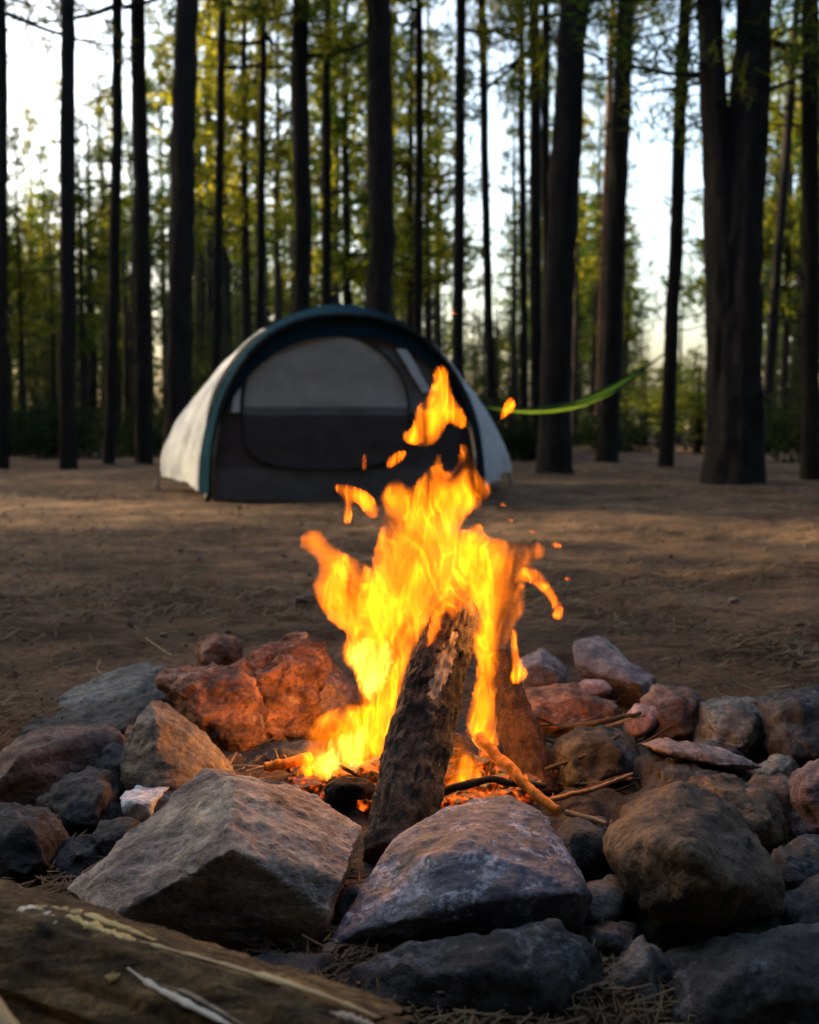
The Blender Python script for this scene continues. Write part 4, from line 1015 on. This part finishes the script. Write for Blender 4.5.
V, q = mb.arrays(); link('trunk', fast_mesh('trunk', V, q, True), MAT['bark'], t)
mb = MB(); mb.add(*stem([(724, 482), (724, 450), (725, 380), (724, 300), (721, 220), (716, 140), (712, 60), (710, 0)], [48, 36, 34, 34, 32, 26, 24, 23], 6, 11))
V, q = mb.arrays(); link('stem', fast_mesh('stem', V, q, True), MAT['bark'], t)
for sx, k in ((.15, 2), (-.3, 0)):
    for nme, m_ in (('crown', crown_src[k]),):
        o = bpy.data.objects.new(nme, m_); COL.objects.link(o); o.parent = t; o.location = (sx, 0, 3.0); o.rotation_euler = (0, 0, k + .5)

sun_d = np.array((math.sin(SUN_AZ), math.cos(SUN_AZ)))
def lane3(x, y):
    r = np.array((x, y)) - np.array((4.6, 20.)); return 2 < r.dot(sun_d) < 60 and abs(r[0] * sun_d[1] - r[1] * sun_d[0]) < 1.7
def lane2(x, y):
    if lane3(x, y): return True
    r = np.array((x, y)) - np.array((-1.0, 5.2)); return r.dot(sun_d) > 5 and abs(r[0] * sun_d[1] - r[1] * sun_d[0]) < .95
# smaller pines standing behind, seen through the trunks
def sky_top(px):
    return float(np.interp(px, [-60, 0, 50, 60, 130, 160, 190, 200, 270, 290, 320, 335, 430, 440, 465, 500, 510, 560, 580, 615, 630, 650, 715, 725, 760, 880],
                               [60, 120, 110, 90, 90, 60, 30, -180, -180, 40, 60, -80, -60, 160, 260, 270, 60, 40, 70, 90, 320, 352, 352, 40, -20, -60]))
rng = random.Random(77)
ZONES = [(-999, 205, 'slim pine with a green needled crown among the trunks left of the tent', 'smaller pines left of the tent'),
         (205, 440, 'slim pine with a green needled crown standing back behind the tent', 'smaller pines behind the tent'),
         (440, 640, 'slim pine with a yellow green crown behind the hammock', 'smaller pines behind the hammock'),
         (640, 716, 'low young pine glowing yellow green in the bright gap right of the hammock', 'young pines in the bright gap'),
         (716, 9999, 'slim pine with dark needles behind the massive forked pine', 'smaller pines at the right')]
px = -70.0
nm = 0
while px < 890:
    for rep in range(1):
        x_ = px + rng.uniform(-5, 5)
        Y = rng.uniform(17, 33); top = sky_top(x_) + rng.uniform(-15, 60)
        hgt = CAM_Z + (HORIZON - top) / F * Y
        lab, grp = [(z[2], z[3]) for z in ZONES if z[0] <= x_ < z[1]][0]
        gap = 640 <= x_ < 716
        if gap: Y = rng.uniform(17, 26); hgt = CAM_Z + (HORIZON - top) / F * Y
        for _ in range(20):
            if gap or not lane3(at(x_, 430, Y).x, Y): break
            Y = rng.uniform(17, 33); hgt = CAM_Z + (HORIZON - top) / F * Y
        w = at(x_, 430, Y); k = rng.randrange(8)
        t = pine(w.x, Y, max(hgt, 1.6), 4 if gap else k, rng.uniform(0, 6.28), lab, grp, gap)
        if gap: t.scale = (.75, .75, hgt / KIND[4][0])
        nm += 1
    px += 15 if px < 440 or px > 716 else (19 if px < 640 else 8)

# ----------------------------------------------------------------- far wood: the rest of the forest round the clearing, one mass
def far_wood():
    rng = random.Random(5); NV, NF, TV, TF = [], [], [], []; nn = tn = 0; UV, UF = [], []; un = 0
    def put(x, y, h, k, sub=2):
        nonlocal nn, tn
        H_, mt, mc, nv, nf, (tv, tf) = KIND[k]
        a = rng.uniform(0, 6.28); c, s = math.cos(a), math.sin(a); sc = h / H_; sr = max(sc, .55) * rng.uniform(.9, 1.3)
        M = np.array(((c * sr, -s * sr, 0), (s * sr, c * sr, 0), (0, 0, sc)))
        quads = nv.reshape(-1, 4, 3)[rng.randrange(sub)::sub]
        ctr = quads.mean(1, keepdims=True); quads = ctr + (quads - ctr) * math.sqrt(sub) * 1.05
        v = quads.reshape(-1, 3) @ M.T + np.array((x, y, 0)); f = np.arange(len(v)).reshape(-1, 4) + nn
        NV.append(v); NF.append(f); nn += len(v)
        v = tv[:12 * 42] @ M.T + np.array((x, y, 0)); ff = tf[(tf < 12 * 42).all(1)]
        TV.append(v); TF.append(ff + tn); tn += len(v)
    # behind everything seen
    for i in range(115):
        px = rng.uniform(-160, 980); Y = rng.uniform(32, 62)
        top = sky_top(px) + rng.uniform(30, 150); top = max(top, 200)
        if 430 < px < 520: top = max(top, 290)
        if 625 < px < 720: top = 356 + rng.uniform(0, 30)
        h = CAM_Z + (HORIZON - top) / F * Y
        if lane3(at(px, 430, Y).x, Y): continue
        put(at(px, 430, Y).x, Y, max(h, 1.5), rng.randrange(8), 2)
    # undergrowth and close set stems between the trunks; shade put into dark leaf colour
    for i in range(190):
        px = rng.uniform(-120, 640) if i % 4 else rng.uniform(716, 940); Y = rng.uniform(19, 40)
        top = rng.uniform(215, 345) if px < 430 else rng.uniform(300, 365)
        if lane3(at(px, 430, Y).x, Y) or (px > 716 and rng.random() < .6): continue
        H_, mt, mc, nv, nf, (tv, tf) = KIND[(4, 2, 7, 0)[i % 4]]
        h = CAM_Z + (HORIZON - top) / F * Y; sc = h / H_; a = rng.uniform(0, 6.28); c, s = math.cos(a), math.sin(a)
        M = np.array(((c * .75, -s * .75, 0), (s * .75, c * .75, 0), (0, 0, sc))); P0 = np.array((at(px, 430, Y).x, Y, -.3 * h))
        quads = nv.reshape(-1, 4, 3)[::2]; v = quads.reshape(-1, 3) @ M.T * np.array((1, 1, 1.3)) + P0
        UV.append(v); UF.append(np.arange(len(v)).reshape(-1, 4) + un); un += len(v)
        v = tv[:12 * 42] @ np.array(((.6, 0, 0), (0, .6, 0), (0, 0, max(sc, .5)))).T + np.array((P0[0] + rng.uniform(-1, 1), Y - .8, 0)); ff = tf[(tf < 12 * 42).all(1)]
        TV.append(v); TF.append(ff + tn); tn += len(v)
    setting(link('far_undergrowth', fast_mesh('far_undergrowth', np.concatenate(UV), np.concatenate(UF)), MAT['leaf_dark']), 'stuff')
    # left, right and behind the camera: keeps the clearing in shade; a lane lets the low sun reach the tent
    n = 0
    while n < 260:
        a = rng.uniform(0, 2 * PI); d = 6 + 30 * rng.random() ** .9; x, y = math.sin(a) * d, math.cos(a) * d
        if y > 0 and abs(x) < y * .47 + 2.2: continue
        if y > 5 and abs(x) < 3.5: continue
        if math.hypot(x, y - 3) < 6.0: continue
        r = np.array((x, y)) - np.array((-1.3, 7.9)); al = r.dot(sun_d); pe = abs(r[0] * sun_d[1] - r[1] * sun_d[0])
        if al > 4 and pe < 1.25 and rng.random() < .93: continue
        if lane2(x, y): continue
        put(x, y, rng.uniform(9, 14), rng.randrange(8), 3); n += 1
    n = 0
    while n < 150:
        a = SUN_AZ + rng.uniform(-.75, .75); d = rng.uniform(10, 46); x, y = math.sin(a) * d - 2, math.cos(a) * d + 8
        if abs(x) < y * .47 + 2.5: continue
        r = np.array((x, y)) - np.array((-1.3, 7.9)); al = r.dot(sun_d); pe = abs(r[0] * sun_d[1] - r[1] * sun_d[0])
        if al > 4 and pe < 1.25 and rng.random() < .93: continue
        if lane2(x, y): continue
        put(x, y, rng.uniform(9, 15), rng.randrange(8), 2); n += 1
    for i in range(46):
        a = rng.uniform(-1.75, 1.75); d = rng.uniform(3.2, 6.0)
        put(math.sin(a) * d, -math.cos(a) * d + .6, rng.uniform(6, 11), (4, 2, 7)[i % 3], 2)
    me = fast_mesh('far_wood', np.concatenate(NV), np.concatenate(NF)); me.materials.append(MAT['needles'])
    me2 = fast_mesh('far_wood_trunks', np.concatenate(TV), np.concatenate(TF), True); me2.materials.append(MAT['bark_far'])
    bm = bmesh.new(); bm.from_mesh(me); nf = len(bm.faces); bm.from_mesh(me2); bm.faces.ensure_lookup_table()
    for f in bm.faces[nf:]: f.material_index = 1
    me.materials.append(MAT['bark_far']); bm.to_mesh(me); bm.free()
    setting(link('far_wood', me), 'stuff')
far_wood()

# shrubs along the far edge of the clearing
def shrub_mesh(seed, h, w):
    rng = np.random.default_rng(seed); n = 2600
    c = rng.normal(0, 1, (n, 3)) * np.array((w * .36, w * .36, h * .26)) + np.array((0, 0, h * .45)); c[:, 2] = np.abs(c[:, 2])
    c += .12 * w * np.stack([fbm(c * 4, 2, seed), fbm(c * 4, 2, seed + 1), fbm(c * 4, 2, seed + 2)], 1)
    v = rng.normal(0, 1, (n, 3)); v /= np.linalg.norm(v, axis=1, keepdims=True); s = np.cross(v, rng.normal(0, 1, (n, 3))); s /= np.linalg.norm(s, axis=1, keepdims=True)
    L = .09 * rng.uniform(.6, 1.3, n)[:, None]
    V = np.stack([c, c + v * L * .5 + s * L * .3, c + v * L, c + v * L * .5 - s * L * .3], 1).reshape(-1, 3)
    st = MB()
    for i in range(9):
        a = rng.uniform(0, 6.28); st.add(*tube([(0, 0, -.05), (math.cos(a) * w * .15, math.sin(a) * w * .15, h * .4), (math.cos(a) * w * .35, math.sin(a) * w * .35, h * .8)], [.014, .01, .004], 5, caps=False))
    return fast_mesh('shrub', V, np.arange(n * 4).reshape(-1, 4)), st.mesh('shrub_stem')
SH = [shrub_mesh(900 + k, .75, 1.3) for k in range(4)]
for m1, m2 in SH: m1.materials.append(MAT['leaf_dark']); m2.materials.append(MAT['shrub_twig'])
rng = random.Random(9)
for i in range(30):
    px = -20 + i * 29 + rng.uniform(-9, 9); Y = rng.uniform(13.5, 24)
    if 622 < px < 716: continue
    w = at(px, 440, Y); t = thing('shrub', 'low dark bush under the trees at the far edge of the clearing', 'shrub', (w.x, Y, 0), 'bushes under the trees', rng.uniform(0, 6.28))
    s = rng.uniform(.4, 1.0); t.scale = (s, s, s * rng.uniform(.8, 1.5))
    for nme, m in (('foliage', SH[i % 4][0]), ('stem', SH[i % 4][1])):
        o = bpy.data.objects.new(nme, m); COL.objects.link(o); o.parent = t

# ----------------------------------------------------------------- litter on the forest floor
def litter():
    rng = np.random.default_rng(4)
    n = 80000
    Y = 0.8 + 11 * rng.random(n) ** 1.45; X = (rng.random(n) - .5) * (Y * .95 + .5)
    keep = fbm(np.stack([X * .7, Y * 1.6, 0 * X], 1), 3, 12) + rng.normal(0, .35, n) > -.05; X, Y = X[keep], Y[keep]; n = len(X)
    a = rng.uniform(0, PI, n); L = rng.uniform(.02, .075, n); w = rng.uniform(.0004, .0009, n) * (1 + Y * .28)
    z = gz(X, Y) + .003 + rng.random(n) * .004
    dx, dy = np.cos(a) * L / 2, np.sin(a) * L / 2; ox, oy = -np.sin(a) * w, np.cos(a) * w
    t = rng.normal(0, .006, n)
    V = np.stack([np.stack([X - dx - ox, Y - dy - oy, z - t], 1), np.stack([X + dx - ox, Y + dy - oy, z + t], 1), np.stack([X + dx + ox, Y + dy + oy, z + t + .001], 1), np.stack([X - dx + ox, Y - dy + oy, z - t + .001], 1)], 1).reshape(-1, 3)
    setting(link('needle_litter', fast_mesh('needle_litter', V, np.arange(n * 4).reshape(-1, 4)), MAT['litter']), 'stuff')
    # crumbs of stone, bark and cone
    mb = MB(); cube = np.array([(x, y, z) for x in (-1, 1) for y in (-1, 1) for z in (-1, 1)], float)
    q = np.array([(0, 1, 3, 2), (4, 6, 7, 5), (0, 4, 5, 1), (2, 3, 7, 6), (0, 2, 6, 4), (1, 5, 7, 3)])
    for i in range(1100):
        y = 1.0 + 6 * rng.random() ** 1.8; x = (rng.random() - .5) * (y * .95 + .4); s = rng.uniform(.002, .007) * (1.8 if rng.random() < .05 else 1)
        v = cube * s * rng.uniform(.4, 1.3, 3) + rng.normal(0, s * .3, (8, 3)); mb.add(v + np.array((x, y, float(gz([x], [y])[0]) + s * .3)), q)
    setting(link('forest_crumbs', mb.mesh('forest_crumbs', False), MAT['rock_crumb']), 'stuff')
MAT['litter'] = plain('dry_needles', g(.08, .05, .028), g(.26, .165, .085), 9)
MAT['rock_crumb'] = plain('rock_crumb', g(.07, .052, .04), g(.17, .13, .10), 6)
litter()

# ----------------------------------------------------------------- light, sky, camera
w = bpy.data.worlds.new('World'); S.world = w; w.use_nodes = True
nt = w.node_tree; sk = nt.nodes.new('ShaderNodeTexSky'); sk.sky_type = 'NISHITA'; sk.sun_disc = False
sk.sun_elevation = SUN_EL; sk.sun_rotation = SUN_AZ; sk.dust_density = 5.0; sk.air_density = 1.0
nt.links.new(sk.outputs[0], nt.nodes['Background'].inputs[0]); nt.nodes['Background'].inputs[1].default_value = 0.15
sl = bpy.data.lights.new('sun', 'SUN'); sl.energy = 2.5; sl.angle = R(.6); sl.color = (1.0, .78, .48)
so = bpy.data.objects.new('sun', sl); COL.objects.link(so)
sd = Vector((math.sin(SUN_AZ) * math.cos(SUN_EL), math.cos(SUN_AZ) * math.cos(SUN_EL), math.sin(SUN_EL)))
so.rotation_euler = sd.to_track_quat('Z', 'Y').to_euler()

cam = bpy.data.cameras.new('camera'); co = bpy.data.objects.new('camera', cam); COL.objects.link(co)
co.location = (0, 0, CAM_Z); co.rotation_euler = (PI / 2 - PITCH, 0, 0)
cam.sensor_width = 36; cam.lens = F / H * 36; cam.clip_start = .05; cam.clip_end = 2000
cam.dof.use_dof = True; cam.dof.focus_distance = 1.3; cam.dof.aperture_fstop = 5.6; cam.dof.aperture_blades = 7
S.camera = co
S.view_settings.view_transform = 'Standard'; S.view_settings.look = 'None'; S.view_settings.gamma = 1.0
S.view_settings.use_curve_mapping = False
S.view_settings.exposure = 2.45
S.cycles.use_denoising = True
S.cycles.transparent_max_bounces = 48
S.cycles.max_bounces = 6; S.cycles.diffuse_bounces = 3; S.cycles.transmission_bounces = 4
S.cycles.volume_max_steps = 256
